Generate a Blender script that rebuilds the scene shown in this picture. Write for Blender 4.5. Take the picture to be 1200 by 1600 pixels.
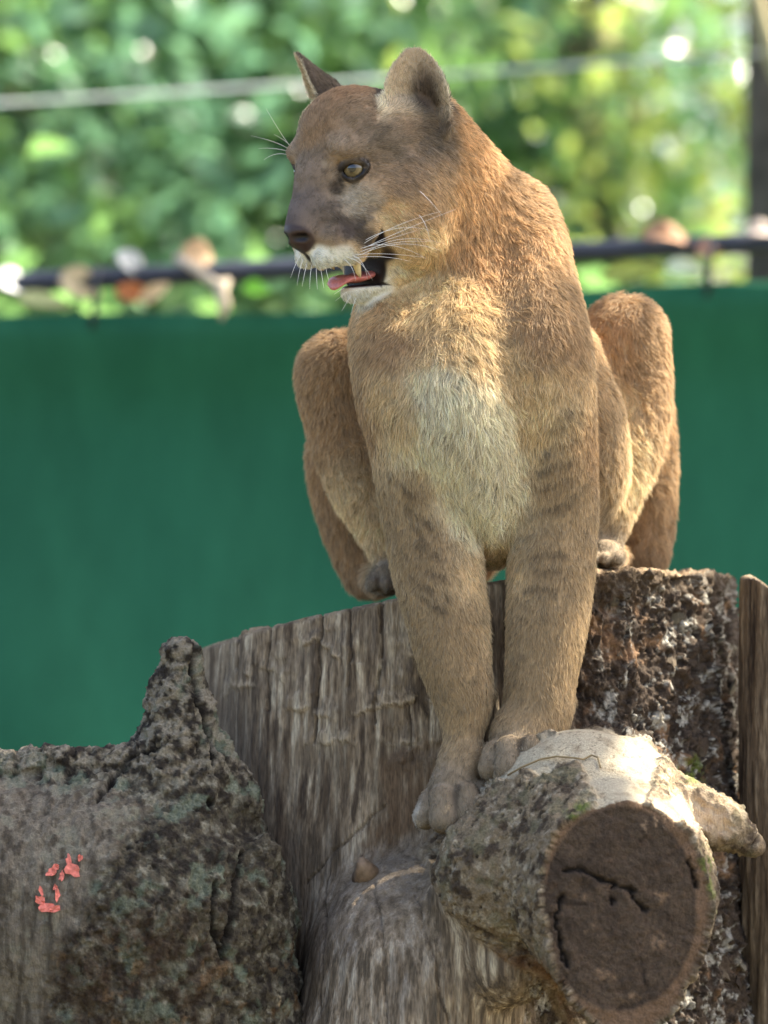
import bpy, math, os
import numpy as np
from mathutils import Vector, Matrix

rng = np.random.default_rng(7)
scene = bpy.context.scene
def tick(s): pass
for o in list(bpy.data.objects):
    bpy.data.objects.remove(o)

# ------------------------------------------------------------------ camera, world, sun, exposure
K = 0.00068            # metres per unit of the modelling grid (1 unit = one photo pixel at the animal)
CAM_H = 1.30           # camera height above the ground
DIST = 6.0             # camera to animal
DU = DIST / K

cam_d = bpy.data.cameras.new('camera')
cam = bpy.data.objects.new('camera', cam_d)
scene.collection.objects.link(cam)
cam.location = (0, -DIST, CAM_H)
cam.rotation_euler = (math.radians(90), 0, 0)
cam_d.sensor_fit = 'VERTICAL'
cam_d.sensor_height = 36.0
cam_d.lens = 36.0 * DIST / (1600 * K)
cam_d.clip_start = 0.1
cam_d.clip_end = 2000
cam_d.dof.use_dof = True
cam_d.dof.focus_distance = DIST - 0.04
cam_d.dof.aperture_fstop = 3.8
scene.camera = cam

SUN_TO = Vector((0.58, 0.21, 0.79)).normalized()      # direction towards the sun: high on the right
world = bpy.data.worlds.new('World')
scene.world = world
world.use_nodes = True
wn = world.node_tree
sky = wn.nodes.new('ShaderNodeTexSky')
sky.sky_type = 'NISHITA'
sky.sun_disc = False
sky.sun_elevation = math.asin(SUN_TO.z)
sky.sun_rotation = math.atan2(SUN_TO.x, SUN_TO.y)
sky.air_density = 0.8
sky.dust_density = 4.0
sky.ozone_density = 0.4
bgn = wn.nodes['Background']
bgn.inputs['Strength'].default_value = 0.15
wn.links.new(sky.outputs['Color'], bgn.inputs['Color'])

sun_d = bpy.data.lights.new('sun', 'SUN')
sun_d.energy = 5.0
sun_d.angle = math.radians(0.6)
sun_d.color = (1.0, 0.93, 0.80)
sun = bpy.data.objects.new('sun', sun_d)
scene.collection.objects.link(sun)
sun.rotation_euler = SUN_TO.to_track_quat('Z', 'Y').to_euler()
sun.location = (3, 3, 8)

scene.view_settings.view_transform = 'Standard'
scene.view_settings.look = 'None'
scene.view_settings.exposure = 2.1
scene.view_settings.gamma = 1.0
scene.cycles.use_denoising = True
scene.cycles.max_bounces = 8
scene.cycles.diffuse_bounces = 4
scene.cycles.transparent_max_bounces = 8
scene.cycles.sample_clamp_indirect = 6.0
try:
    scene.cycles_curves.shape = 'RIBBONS'
except Exception:
    pass

# ------------------------------------------------------------------ helpers
def put(o):
    scene.collection.objects.link(o)
    return o

def tag(o, label=None, category=None, group=None, kind=None):
    if label: o['label'] = label
    if category: o['category'] = category
    if group: o['group'] = group
    if kind: o['kind'] = kind
    return o

def empty(name, loc, label, category, group=None):
    o = bpy.data.objects.new(name, None)
    o.empty_display_size = 0.05
    o.location = loc
    put(o)
    return tag(o, label, category, group)

def parent(o, p):
    o.parent = p
    m = Matrix.Translation(p.location) if p.parent is None else None
    if m is not None:
        o.matrix_parent_inverse = m.inverted()
    return o

def mesh_obj(name, verts, faces, mat=None, smooth=True, colors=None, par=None, attrs=None):
    """verts (n,3) array in metres, faces (m,3) or (m,4) int array or list of lists"""
    me = bpy.data.meshes.new(name)
    verts = np.asarray(verts, dtype=np.float32)
    if isinstance(faces, np.ndarray):
        m, n = faces.shape
        me.vertices.add(len(verts)); me.vertices.foreach_set('co', verts.ravel())
        me.loops.add(m * n); me.loops.foreach_set('vertex_index', faces.astype(np.int32).ravel())
        me.polygons.add(m)
        me.polygons.foreach_set('loop_start', np.arange(0, m * n, n, dtype=np.int32))
        me.update(calc_edges=True)
        me.validate()
    else:
        me.from_pydata(verts.tolist(), [], [list(f) for f in faces]); me.update()
    if smooth:
        me.polygons.foreach_set('use_smooth', np.ones(len(me.polygons), dtype=bool))
    if colors is not None:
        a = me.color_attributes.new('col', 'FLOAT_COLOR', 'POINT')
        c = np.ones((len(verts), 4), dtype=np.float32); c[:, :3] = colors
        a.data.foreach_set('color', c.ravel())
    if attrs:
        for kk, vv in attrs.items():
            a = me.attributes.new(kk, 'FLOAT', 'POINT'); a.data.foreach_set('value', np.asarray(vv, np.float32))
    o = bpy.data.objects.new(name, me)
    put(o)
    if mat: me.materials.append(mat)
    if par is not None: parent(o, par)
    return o

def W(p):
    """grid units -> metres"""
    p = np.asarray(p, dtype=np.float64)
    return p * K + np.array([0, 0, CAM_H])

def PX(px, py, y=0.0):
    """a measured place in the picture at depth y (grid units behind the animal) -> grid units"""
    s = 1 + y / DU
    return np.array([(px - 600) * s, y, (800 - py) * s])

def sm(a, b, x):
    t = np.clip((x - a) / (b - a), 0, 1)
    return t * t * (3 - 2 * t)

_perm = np.random.default_rng(3).permutation(4096).astype(np.int32)
_val = np.random.default_rng(4).uniform(-1, 1, 4096).astype(np.float32)
def noise(p, seed=0):
    """value noise in [-1,1], p (n,3)"""
    p = np.asarray(p, np.float32) + np.float32(seed * 17.31 + 500)
    i = np.floor(p).astype(np.int32); f = p - i
    u = f * f * (3 - 2 * f)
    out = 0
    x0, y0, z0 = i[:, 0], i[:, 1], i[:, 2]
    for dx in (0, 1):
        wx = u[:, 0] if dx else 1 - u[:, 0]
        hx = _perm[(x0 + dx) & 4095]
        for dy in (0, 1):
            wy = wx * (u[:, 1] if dy else 1 - u[:, 1])
            hy = _perm[(hx + y0 + dy) & 4095]
            for dz in (0, 1):
                w = wy * (u[:, 2] if dz else 1 - u[:, 2])
                out = out + w * _val[_perm[(hy + z0 + dz) & 4095]]
    return out
_ROT = [np.linalg.qr(np.random.default_rng(50 + i).normal(0, 1, (3, 3)))[0].astype(np.float32) for i in range(6)]
def fbm(p, oct=4, seed=0, gain=0.5):
    p = np.asarray(p, np.float32)
    a, s, t = 1.0, 0, 0
    for k in range(oct):
        s = s + np.float32(a) * noise((p @ _ROT[k]) * np.float32(2.03 ** k), seed + k * 3); t += a; a *= gain
    return s / np.float32(t) * np.float32(1.15)
def sfbm(p, sc, oct=4, seed=0):
    """streaks: noise stretched along z, kept in its own axes"""
    p = np.asarray(p, np.float32) * np.asarray(sc, np.float32)
    c, s_ = math.cos(.6), math.sin(.6)
    a, s, t = 1.0, 0, 0
    for k in range(oct):
        q = np.stack([p[:, 0] * c - p[:, 1] * s_, p[:, 0] * s_ + p[:, 1] * c, p[:, 2]], 1)
        s = s + np.float32(a) * noise(q * np.float32(2.03 ** k), seed + k * 3); t += a; a *= .55
    return s / np.float32(t) * np.float32(1.1)
def cells(p, seed=0):
    """worley: distance to nearest / second nearest feature and a random id"""
    p = np.asarray(p, np.float32) + np.float32(seed * 9.7 + 300)
    i = np.floor(p).astype(np.int32); f = p - i
    n = len(p)
    d1 = np.full(n, 9, np.float32); d2 = np.full(n, 9, np.float32); idv = np.zeros(n, np.float32)
    for dx in (-1, 0, 1):
        hx = _perm[(i[:, 0] + dx) & 4095]
        for dy in (-1, 0, 1):
            hy = _perm[(hx + i[:, 1] + dy) & 4095]
            for dz in (-1, 0, 1):
                h = _perm[(hy + i[:, 2] + dz) & 4095]
                ox = dx + (_val[h] * .5 + .5) - f[:, 0]
                oy = dy + (_val[(h + 1111) & 4095] * .5 + .5) - f[:, 1]
                oz = dz + (_val[(h + 2222) & 4095] * .5 + .5) - f[:, 2]
                d = ox * ox + oy * oy + oz * oz
                c = d < d1
                d2 = np.where(c, d1, np.minimum(d2, d))
                idv = np.where(c, _val[(h + 3333) & 4095], idv)
                d1 = np.where(c, d, d1)
    return np.sqrt(d1), np.sqrt(d2), idv

# ------------------------------------------------------------------ implicit surfaces on a rectilinear grid
class Field:
    PAD = 46
    def __init__(s, xs, ys, zs):
        s.ax = [np.asarray(a, np.float32) for a in (xs, ys, zs)]
        s.v = np.full([len(a) for a in s.ax], 80, np.float32)
    def win(s, lo, hi):
        sl = []
        for a, l, h in zip(s.ax, lo, hi):
            i0 = max(0, int(np.searchsorted(a, l)) - 1); i1 = min(len(a), int(np.searchsorted(a, h)) + 1)
            if i1 <= i0: return None, None
            sl.append(slice(i0, i1))
        sl = tuple(sl)
        x = s.ax[0][sl[0]][:, None, None]; y = s.ax[1][sl[1]][None, :, None]; z = s.ax[2][sl[2]][None, None, :]
        return sl, (x, y, z)
    def add(s, prim, k=20.0):
        lo, hi, fn = prim
        P = max(s.PAD, k + 6)
        sl, c = s.win(np.array(lo) - P, np.array(hi) + P)
        if sl is None: return
        d = fn(*c); v = s.v[sl]
        h = np.maximum(k - np.abs(v - d), 0) / k
        s.v[sl] = np.minimum(v, d) - h * h * k * 0.25
    def sub(s, prim, k=8.0):
        lo, hi, fn = prim
        sl, c = s.win(np.array(lo) - k - 6, np.array(hi) + k + 6)
        if sl is None: return
        d = -fn(*c); v = s.v[sl]
        h = np.maximum(k - np.abs(v - d), 0) / k
        s.v[sl] = np.maximum(v, d) + h * h * k * 0.25
    def mesh(s):
        v = s.v
        neg = v < 0
        nx, ny, nz = v.shape
        cnt = np.zeros((nx - 1, ny - 1, nz - 1), np.int8)
        for a in (0, 1):
            for b in (0, 1):
                for c in (0, 1):
                    cnt += neg[a:nx - 1 + a, b:ny - 1 + b, c:nz - 1 + c]
        act = np.argwhere((cnt > 0) & (cnt < 8))
        idx = np.full((nx - 1, ny - 1, nz - 1), -1, np.int32)
        idx[act[:, 0], act[:, 1], act[:, 2]] = np.arange(len(act))
        del cnt
        corner = {}
        for a in (0, 1):
            for b in (0, 1):
                for c in (0, 1):
                    corner[a, b, c] = v[act[:, 0] + a, act[:, 1] + b, act[:, 2] + c]
        acc = np.zeros((len(act), 3), np.float32); n = np.zeros(len(act), np.float32)
        for ax in range(3):
            for p in (0, 1):
                for q in (0, 1):
                    c0 = [p, q]; c0.insert(ax, 0); c1 = [p, q]; c1.insert(ax, 1)
                    v0 = corner[tuple(c0)]; v1 = corner[tuple(c1)]
                    m = (v0 < 0) != (v1 < 0)
                    t = np.where(m, v0 / np.where(m, v0 - v1, 1), 0)
                    pt = np.tile(np.array(c0, np.float32), (len(act), 1)); pt[:, ax] = t
                    acc += pt * m[:, None]; n += m
        loc = acc / np.maximum(n, 1)[:, None]
        verts = np.empty_like(loc)
        for ax in range(3):
            a = s.ax[ax]; i = act[:, ax]
            verts[:, ax] = a[i] + loc[:, ax] * (a[i + 1] - a[i])
        faces = []
        for ax in range(3):
            sl0 = [slice(1, -1)] * 3; sl1 = [slice(1, -1)] * 3
            sl0[ax] = slice(0, -1); sl1[ax] = slice(1, None)
            n0 = neg[tuple(sl0)]; n1 = neg[tuple(sl1)]
            e = np.argwhere(n0 != n1)
            flip = n0[e[:, 0], e[:, 1], e[:, 2]]
            e = e + np.array([0 if q == ax else 1 for q in range(3)])
            o1, o2 = [(1, 2), (2, 0), (0, 1)][ax]
            def cell(d1, d2):
                c = e.copy(); c[:, o1] -= d1; c[:, o2] -= d2
                return idx[c[:, 0], c[:, 1], c[:, 2]]
            f = np.stack([cell(1, 1), cell(0, 1), cell(0, 0), cell(1, 0)], 1)
            f[~flip] = f[~flip][:, ::-1]
            faces.append(f)
        faces = np.concatenate(faces)
        faces = faces[(faces >= 0).all(1)]
        return verts, faces

def rc(a, b, ra, rb=None):
    """tapered capsule"""
    rb = ra if rb is None else rb
    a = np.asarray(a, float); b = np.asarray(b, float)
    R = max(ra, rb)
    ba = b - a; L2 = max(float(ba @ ba), 1e-6)
    rr = ra - rb; a2 = L2 - rr * rr; il2 = 1 / L2
    def fn(x, y, z):
        px, py, pz = x - a[0], y - a[1], z - a[2]
        yy = px * ba[0] + py * ba[1] + pz * ba[2]
        pp = px * px + py * py + pz * pz
        if a2 <= 0:
            return (np.sqrt(pp) - ra if ra > rb else np.sqrt((x - b[0]) ** 2 + (y - b[1]) ** 2 + (z - b[2]) ** 2) - rb).astype(np.float32)
        h2 = np.maximum(pp - yy * yy * il2, 0)           # squared distance from the axis
        h = np.sqrt(h2)
        sn_, cs_ = rr / math.sqrt(L2), math.sqrt(a2 * il2)
        t = yy / math.sqrt(L2)                            # along the axis
        w = t - h * (sn_ / cs_)                           # foot of the cone's normal on the axis
        L = math.sqrt(L2)
        d = h * cs_ + t * sn_ - ra
        d = np.where(w < 0, np.sqrt(pp) - ra, d)
        zz = t - L
        d = np.where(w > L, np.sqrt(h2 + zz * zz) - rb, d)
        return d.astype(np.float32)
    return np.minimum(a - ra, b - rb), np.maximum(a + ra, b + rb), fn

def ell(c, r, M=None):
    """ellipsoid; M columns are its own axes"""
    c = np.asarray(c, float); r = np.asarray(r, float)
    M = np.eye(3) if M is None else np.asarray(M, float)
    ext = np.sqrt(((M * r) ** 2).sum(1))
    def fn(x, y, z):
        dx, dy, dz = x - c[0], y - c[1], z - c[2]
        q = [(dx * M[0, i] + dy * M[1, i] + dz * M[2, i]) / r[i] for i in range(3)]
        k0 = np.sqrt(q[0] ** 2 + q[1] ** 2 + q[2] ** 2)
        k1 = np.sqrt((q[0] / r[0]) ** 2 + (q[1] / r[1]) ** 2 + (q[2] / r[2]) ** 2)
        return (k0 * (k0 - 1) / np.maximum(k1, 1e-6)).astype(np.float32)
    return c - ext, c + ext, fn

def vnormals(verts, faces):
    a = verts[faces[:, 0]]; b = verts[faces[:, 1]]; c = verts[faces[:, 2]]; d = verts[faces[:, 3]]
    fn = np.cross(c - a, d - b)
    n = np.zeros_like(verts, dtype=np.float64)
    for k in range(4):
        for ax in range(3):
            n[:, ax] += np.bincount(faces[:, k], fn[:, ax], minlength=len(verts))
    return (n / np.maximum(np.linalg.norm(n, axis=1, keepdims=True), 1e-9)).astype(np.float32)

def tube(points, radii, sides=8, caps=True):
    pts = np.asarray(points, float); n = len(pts)
    radii = np.broadcast_to(np.asarray(radii, float), (n,))
    verts = []; faces = []
    tang = np.gradient(pts, axis=0); tang /= np.maximum(np.linalg.norm(tang, axis=1, keepdims=True), 1e-12)
    up = np.array([0, 0, 1.0]) if abs(tang[0, 2]) < .9 else np.array([1.0, 0, 0])
    for i in range(n):
        s = np.cross(up, tang[i]); s /= max(np.linalg.norm(s), 1e-9)
        up = np.cross(tang[i], s)
        for j in range(sides):
            a = 2 * math.pi * j / sides
            verts.append(pts[i] + radii[i] * (math.cos(a) * s + math.sin(a) * up))
    for i in range(n - 1):
        for j in range(sides):
            q = (j + 1) % sides
            faces.append([i * sides + j, i * sides + q, (i + 1) * sides + q, (i + 1) * sides + j])
    if caps:
        faces.append(list(range(sides))[::-1]); faces.append([(n - 1) * sides + j for j in range(sides)])
    return np.array(verts), faces

def material(name):
    m = bpy.data.materials.new(name); m.use_nodes = True
    nt = m.node_tree
    return m, nt, nt.nodes['Principled BSDF']

def simple(name, col, rough=0.6, spec=0.4, noise_scale=None, var=0.15, bump=0.0):
    m, nt, b = material(name)
    b.inputs['Roughness'].default_value = rough
    b.inputs['Specular IOR Level'].default_value = spec
    if noise_scale:
        tc = nt.nodes.new('ShaderNodeTexCoord'); nz = nt.nodes.new('ShaderNodeTexNoise')
        nz.inputs['Scale'].default_value = noise_scale; nz.inputs['Detail'].default_value = 6
        nt.links.new(tc.outputs['Object'], nz.inputs['Vector'])
        rp = nt.nodes.new('ShaderNodeValToRGB')
        rp.color_ramp.elements[0].position = .3; rp.color_ramp.elements[1].position = .7
        rp.color_ramp.elements[0].color = tuple(c * (1 - var) for c in col) + (1,)
        rp.color_ramp.elements[1].color = tuple(min(1, c * (1 + var)) for c in col) + (1,)
        nt.links.new(nz.outputs['Fac'], rp.inputs['Fac']); nt.links.new(rp.outputs['Color'], b.inputs['Base Color'])
        if bump:
            bp = nt.nodes.new('ShaderNodeBump'); bp.inputs['Strength'].default_value = bump; bp.inputs['Distance'].default_value = .002
            nt.links.new(nz.outputs['Fac'], bp.inputs['Height']); nt.links.new(bp.outputs['Normal'], b.inputs['Normal'])
    else:
        b.inputs['Base Color'].default_value = tuple(col) + (1,)
    return m

def s2l(r, g, b):
    c = np.array([r, g, b]) / 255.0
    return np.where(c <= .04045, c / 12.92, ((c + .055) / 1.055) ** 2.4)


# ------------------------------------------------------------------ dead wood
def cut(point, normal):
    p = np.asarray(point, float); n = np.asarray(normal, float); n = n / np.linalg.norm(n)
    def fn(x, y, z):
        return (-((x - p[0]) * n[0] + (y - p[1]) * n[1] + (z - p[2]) * n[2])).astype(np.float32)
    return fn
def axis(parts):
    out = []
    for a, b, st in parts: out += list(np.arange(a, b, st))
    return np.array(out)
def taubin(v, f, it=3):
    e = np.concatenate([f[:, [0, 1]], f[:, [1, 2]], f[:, [2, 3]], f[:, [3, 0]]])
    i = np.concatenate([e[:, 0], e[:, 1]]); j = np.concatenate([e[:, 1], e[:, 0]])
    n = np.bincount(i, minlength=len(v)).astype(np.float32)
    v = v.astype(np.float32).copy()
    for k in range(it * 2):
        lam = 0.6 if k % 2 == 0 else -0.5
        s = np.stack([np.bincount(i, v[j, a], minlength=len(v)) for a in range(3)], 1) / np.maximum(n, 1)[:, None]
        v += (lam * (s - v)).astype(np.float32)
    return v
def photo(p):
    s = 1 + p[:, 1] / DU
    return 600 + p[:, 0] / s, 800 - p[:, 2] / s
def polymask(x, y, poly, soft=10.0):
    """soft inside mask of a polygon"""
    P = np.asarray(poly, float); n = len(P)
    inside = np.zeros(len(x), bool); dmin = np.full(len(x), 1e9)
    for i in range(n):
        x0, y0 = P[i]; x1, y1 = P[(i + 1) % n]
        c = ((y0 > y) != (y1 > y)) & (x < (x1 - x0) * (y - y0) / (y1 - y0 + 1e-9) + x0)
        inside ^= c
        ex, ey = x1 - x0, y1 - y0
        t = np.clip(((x - x0) * ex + (y - y0) * ey) / (ex * ex + ey * ey + 1e-9), 0, 1)
        dmin = np.minimum(dmin, np.hypot(x - x0 - t * ex, y - y0 - t * ey))
    sd = np.where(inside, dmin, -dmin)
    return sm(-soft, soft, sd)
def seg2(x, y, pts):
    d = np.full(len(x), 1e9)
    for (x0, y0), (x1, y1) in zip(pts[:-1], pts[1:]):
        ex, ey = x1 - x0, y1 - y0
        t = np.clip(((x - x0) * ex + (y - y0) * ey) / (ex * ex + ey * ey + 1e-9), 0, 1)
        d = np.minimum(d, np.hypot(x - x0 - t * ex, y - y0 - t * ey))
    return d

def wood_mat(name, grain=True):
    m, nt, b = material(name)
    N = nt.nodes.new; Lk = nt.links.new
    at = N('ShaderNodeAttribute'); at.attribute_name = 'col'
    ab = N('ShaderNodeAttribute'); ab.attribute_name = 'bark'
    tc = N('ShaderNodeTexCoord')
    n1 = N('ShaderNodeTexNoise'); n1.inputs['Scale'].default_value = 420; n1.inputs['Detail'].default_value = 5; n1.inputs['Roughness'].default_value = .65
    Lk(tc.outputs['Object'], n1.inputs['Vector'])
    mp = N('ShaderNodeMapping'); mp.inputs['Scale'].default_value = (1, 1, .16)
    Lk(tc.outputs['Object'], mp.inputs['Vector'])
    n2 = N('ShaderNodeTexNoise'); n2.inputs['Scale'].default_value = 520; n2.inputs['Detail'].default_value = 4
    Lk(mp.outputs['Vector'], n2.inputs['Vector'])
    mxh = N('ShaderNodeMix'); mxh.data_type = 'FLOAT'
    Lk(ab.outputs['Fac'], mxh.inputs['Factor']); Lk(n2.outputs['Fac'], mxh.inputs[2]); Lk(n1.outputs['Fac'], mxh.inputs[3])
    mr = N('ShaderNodeMapRange'); mr.inputs['From Min'].default_value = .3; mr.inputs['From Max'].default_value = .7
    mr.inputs['To Min'].default_value = .50; mr.inputs['To Max'].default_value = 1.15
    Lk(mxh.outputs[0], mr.inputs['Value'])
    mul = N('ShaderNodeVectorMath'); mul.operation = 'SCALE'
    Lk(at.outputs['Color'], mul.inputs[0]); Lk(mr.outputs['Result'], mul.inputs['Scale'])
    Lk(mul.outputs['Vector'], b.inputs['Base Color'])
    b.inputs['Roughness'].default_value = .85; b.inputs['Specular IOR Level'].default_value = .22
    bs = N('ShaderNodeMapRange'); bs.inputs['To Min'].default_value = .65; bs.inputs['To Max'].default_value = 1.0
    Lk(ab.outputs['Fac'], bs.inputs['Value'])
    bp = N('ShaderNodeBump'); bp.inputs['Distance'].default_value = .0034
    Lk(bs.outputs['Result'], bp.inputs['Strength']); Lk(mxh.outputs[0], bp.inputs['Height']); Lk(bp.outputs['Normal'], b.inputs['Normal'])
    return m
WOOD = wood_mat('weathered_wood')

def split_obj(name, v, f, n, sel, mat, col, bark, par):
    ff = f[sel]
    used = np.unique(ff); re = np.full(len(v), -1, np.int64); re[used] = np.arange(len(used))
    o = mesh_obj(name, W(v[used]), re[ff], mat, colors=col[used], attrs={'bark': bark[used]}, par=par)
    o.data.normals_split_custom_set_from_vertices(n[used].astype(np.float64).tolist())
    return o

# --- the stump: upright trunk with a swelling in front and a sawn limb towards the viewer
SF = Field(axis([(-340, 640, 3.2)]), axis([(-440, 250, 3.3), (250, 1000, 11)]), axis([(-1960, -830, 24), (-830, -60, 3.1)]))
def trunk(x, y, z):
    cx, cy = 137.0, 505.0
    ang = np.arctan2(y - cy, x - cx)
    rad = 428 + 17 * np.clip((cx - x) / 300, 0, 1) + 12 * np.sin(3 * ang + 1.0) + 8 * np.sin(7 * ang) + 5 * np.sin(13 * ang + 2) + (0.05 + .09 * np.clip((x - cx) / 300, 0, 1)) * np.maximum(-150 - z, 0)
    return (np.sqrt((x - cx) ** 2 + (y - cy) ** 2) - rad).astype(np.float32)
SF.add((np.array([-330, 60, -1960]), np.array([620, 980, -60]), trunk), 20)
for a, b, k in [((720, 1430, 110, 118), (660, 1520, 60, 168), 50), ((660, 1520, 60, 168), (610, 1800, 40, 205), 50), ((610, 1800, 40, 205), (600, 2700, 80, 260), 50)]:
    SF.add(rc(PX(*a[:3]), PX(*b[:3]), a[3], b[3]), k)
LA, LB = PX(930, 1292, 120), PX(979, 1430, -330)
def limb(x, y, z):
    ba = LB - LA; L2 = ba @ ba
    t = np.clip(((x - LA[0]) * ba[0] + (y - LA[1]) * ba[1] + (z - LA[2]) * ba[2]) / L2, 0, 1.4)
    cx, cy, cz = LA[0] + t * ba[0], LA[1] + t * ba[1], LA[2] + t * ba[2]
    rx = 150 + (119 - 150) * t; rz = 160 + (157 - 160) * t
    an = np.arctan2(z - cz, x - cx)
    wob = 1 + .020 * np.sin(3 * an + .6) + .016 * np.sin(5 * an + 2) + .012 * np.sin(9 * an) + .009 * np.sin(17 * an + 1) + .006 * np.sin(31 * an)
    q = np.sqrt(((x - cx) / rx) ** 2 + ((z - cz) / rz) ** 2 + ((y - cy) * .3 / 130) ** 2)
    return ((q - wob) * 130).astype(np.float32)
SF.add((np.array([LA[0] - 190, -440, LB[2] - 190]), np.array([LB[0] + 190, 260, LA[2] + 190]), limb), 30)
SF.add(rc(PX(800, 1365, -110), PX(905, 1292, -70), 110, 141), 36)
SF.add(rc(PX(905, 1294, -70), PX(956, 1390, -225), 141, 138), 44)
SF.add(rc(PX(735, 1400, -60), PX(800, 1500, -90), 60, 70), 30)
# torn flap of bark on the limb's far side
SF.add(rc(PX(1060, 1268, -100), PX(1128, 1286, -112), 46, 30), 26)
SF.add(rc(PX(1128, 1288, -112), PX(1178, 1322, -120), 30, 7), 12)
CUT_P, CUT_N = LB, np.array([0.10, -0.985, 0.10]); CUT_N = CUT_N / np.linalg.norm(CUT_N)
SF.sub((np.array([100, -460, -900]), np.array([640, -290, -300]), cut(CUT_P, CUT_N)), 5)
TOP_P = PX(1000, 890, 90)
def topcut(x, y, z):
    zz = TOP_P[2] + 0.115 * np.minimum(x - 320, 0) - 0.00013 * np.minimum(x - 320, 0) ** 2 - 0.03 * (y - 90)
    return (zz - z).astype(np.float32)
SF.sub((np.array([-340, -100, -240]), np.array([640, 1000, -60]), topcut), 7)
sv, sf = SF.mesh()
del SF
tick('stump field')
sv = taubin(sv, sf, 2); sn = vnormals(sv, sf)

px, py = photo(sv)
wob = fbm(sv / 26.0, 3, 11); wob2 = fbm(sv / 9.0, 3, 12)
px2, py2 = px + wob * 16 + wob2 * 6, py + fbm(sv / 26.0, 3, 13) * 16 + wob2 * 6
ydep = sv[:, 1]
cutd = (sv - CUT_P) @ CUT_N
is_cut = (np.abs(cutd) < 4) & (sn @ CUT_N > .75) & (ydep < -200)
is_top = (sn[:, 2] > .8) & (ydep > 40) & (py < 1015)
onlimb = sm(60, 20, np.maximum.reduce([np.zeros(len(sv)), ydep - 40])) * polymask(px, py, [(655, 1330), (690, 1290), (760, 1205), (850, 1140), (905, 1110), (1060, 1110), (1120, 1180), (1200, 1290), (1190, 1400), (1120, 1500), (1080, 1640), (900, 1640), (850, 1530), (790, 1500), (700, 1420)], 12)
# bark: the right half of the trunk and the flank of the limb
bark_r = sm(860, 930, px2 + 0.10 * (py - 900)) * (1 - onlimb)
bark_r = np.maximum(bark_r, sm(1, 0, np.hypot((px2 - 640) / 70, (py2 - 1190) / 26)) * .4)
pale = polymask(px2, py2, [(700, 1265), (770, 1215), (850, 1150), (905, 1110), (1015, 1115), (1035, 1180), (1015, 1240), (1010, 1300), (900, 1310), (925, 1250), (905, 1195), (860, 1205), (790, 1222), (740, 1250)], 6) * onlimb
pale2 = polymask(px2, py2, [(1015, 1250), (1060, 1235), (1110, 1255), (1150, 1290), (1130, 1310), (1080, 1300), (1020, 1290)], 8) * onlimb * .6
bark_l = onlimb * (1 - np.maximum(pale, pale2)) * (1 - is_cut)
bark_r = bark_r * (1 - is_cut)
bark = np.clip(np.maximum(bark_r, bark_l), 0, 1) * (1 - is_cut) * (1 - is_top)
bare = 1 - bark

# relief
grain = sfbm(sv, (1 / 7.0, 1 / 7.0, 1 / 95.0), 4, 20)
disp = bare * (grain * 2.4 + 6 * sfbm(sv, (1 / 60., 1 / 60., 1 / 160.), 3, 21)) * (1 - is_cut) * (1 - is_top) * (1 - .7 * np.maximum(pale, pale2))
need = np.where((bark > .02) & (sn[:, 1] < .5) & (ydep < 560))[0]
def cells_at(p, seed):
    o = [np.full(len(sv), q, np.float32) for q in (.3, .9, 0)]
    for a_, b_ in zip(o, cells(p[need], seed)): a_[need] = b_
    return o
warp = np.stack([wob, wob2, fbm(sv / 14.0, 2, 14)], 1)
c1, c2, cid = cells_at(sv / np.array([24, 24, 40.]) + warp * .9, 2)
c3, c4, cid2 = cells_at(sv / np.array([10, 10, 15.]) + warp * .9, 3)
plate = sm(.02, .28, c2 - c1)
rid = 1 - np.abs(fbm(sv / np.array([17, 17, 34.]), 4, 22, .6)) * 2.4
rough = plate * (3 + 6 * cid) + sm(.02, .3, c4 - c3) * (.6 + 1.4 * cid2) + 7 * rid + 2.4 * fbm(sv / 5.5, 3, 24, .6) + 9 * fbm(sv / 36., 2, 23) - 9
disp += bark_r * rough * 1.1
pits = sm(.27, .12, cells_at(sv / np.array([15, 15, 20.]) + wob2[:, None] * .8, 7)[0]) * sm(-.1, .3, fbm(sv / 30., 2, 29) + .15)
lrough = sm(.02, .25, c4 - c3) * (1.8 + 2 * cid2) + 5 * fbm(sv / 10.0, 4, 24, .6) + 4 * fbm(sv / 40., 2, 25) - 7 * pits + 2
disp += bark_l * (1 - bark_r) * lrough
disp += is_cut * (4.5 * fbm(sv / 22.0, 4, 26) + 2.2 * fbm(sv / 5.0, 2, 27)) + is_top * 2 * fbm(sv / 12.0, 3, 28)
# drying cracks in the bare wood
CR_ = [[(505, 945), (500, 1010), (497, 1100), (490, 1160)], [(598, 935), (597, 1000), (590, 1090), (585, 1130)], [(425, 965), (418, 1040), (420, 1110)], [(370, 985), (372, 1080)],
       [(550, 942), (546, 1075)], [(640, 1100), (645, 1190)], [(668, 1095), (672, 1180)], [(600, 1260), (545, 1310), (480, 1380)],
       [(520, 1330), (505, 1450), (500, 1590)], [(585, 1380), (600, 1480), (606, 1600)], [(650, 1400), (680, 1500), (700, 1600)]]
crack = np.zeros(len(sv))
for i, c in enumerate(CR_):
    d = seg2(px + 5 * fbm(sv / 30.0, 2, 90 + i), py, c)
    crack = np.maximum(crack, sm(3.0, .6, d + 1.2 * wob2) * (1 if i < 6 else .55))
crack *= (bare > .5) * (ydep < 400)
disp -= crack * 6
cutcrack = np.zeros(len(sv))
for c in [[(882, 1362), (905, 1358), (935, 1372), (960, 1380), (992, 1396)], [(960, 1382), (955, 1410)], [(874, 1400), (870, 1450), (884, 1510)], [(1078, 1340), (1086, 1385)], [(985, 1396), (1010, 1420)]]:
    cutcrack = np.maximum(cutcrack, sm(4.6, .8, seg2(px + 9 * wob2, py + 9 * wob, c) + 1.5 * wob2))
cutcrack *= is_cut
disp -= cutcrack * 9
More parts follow.
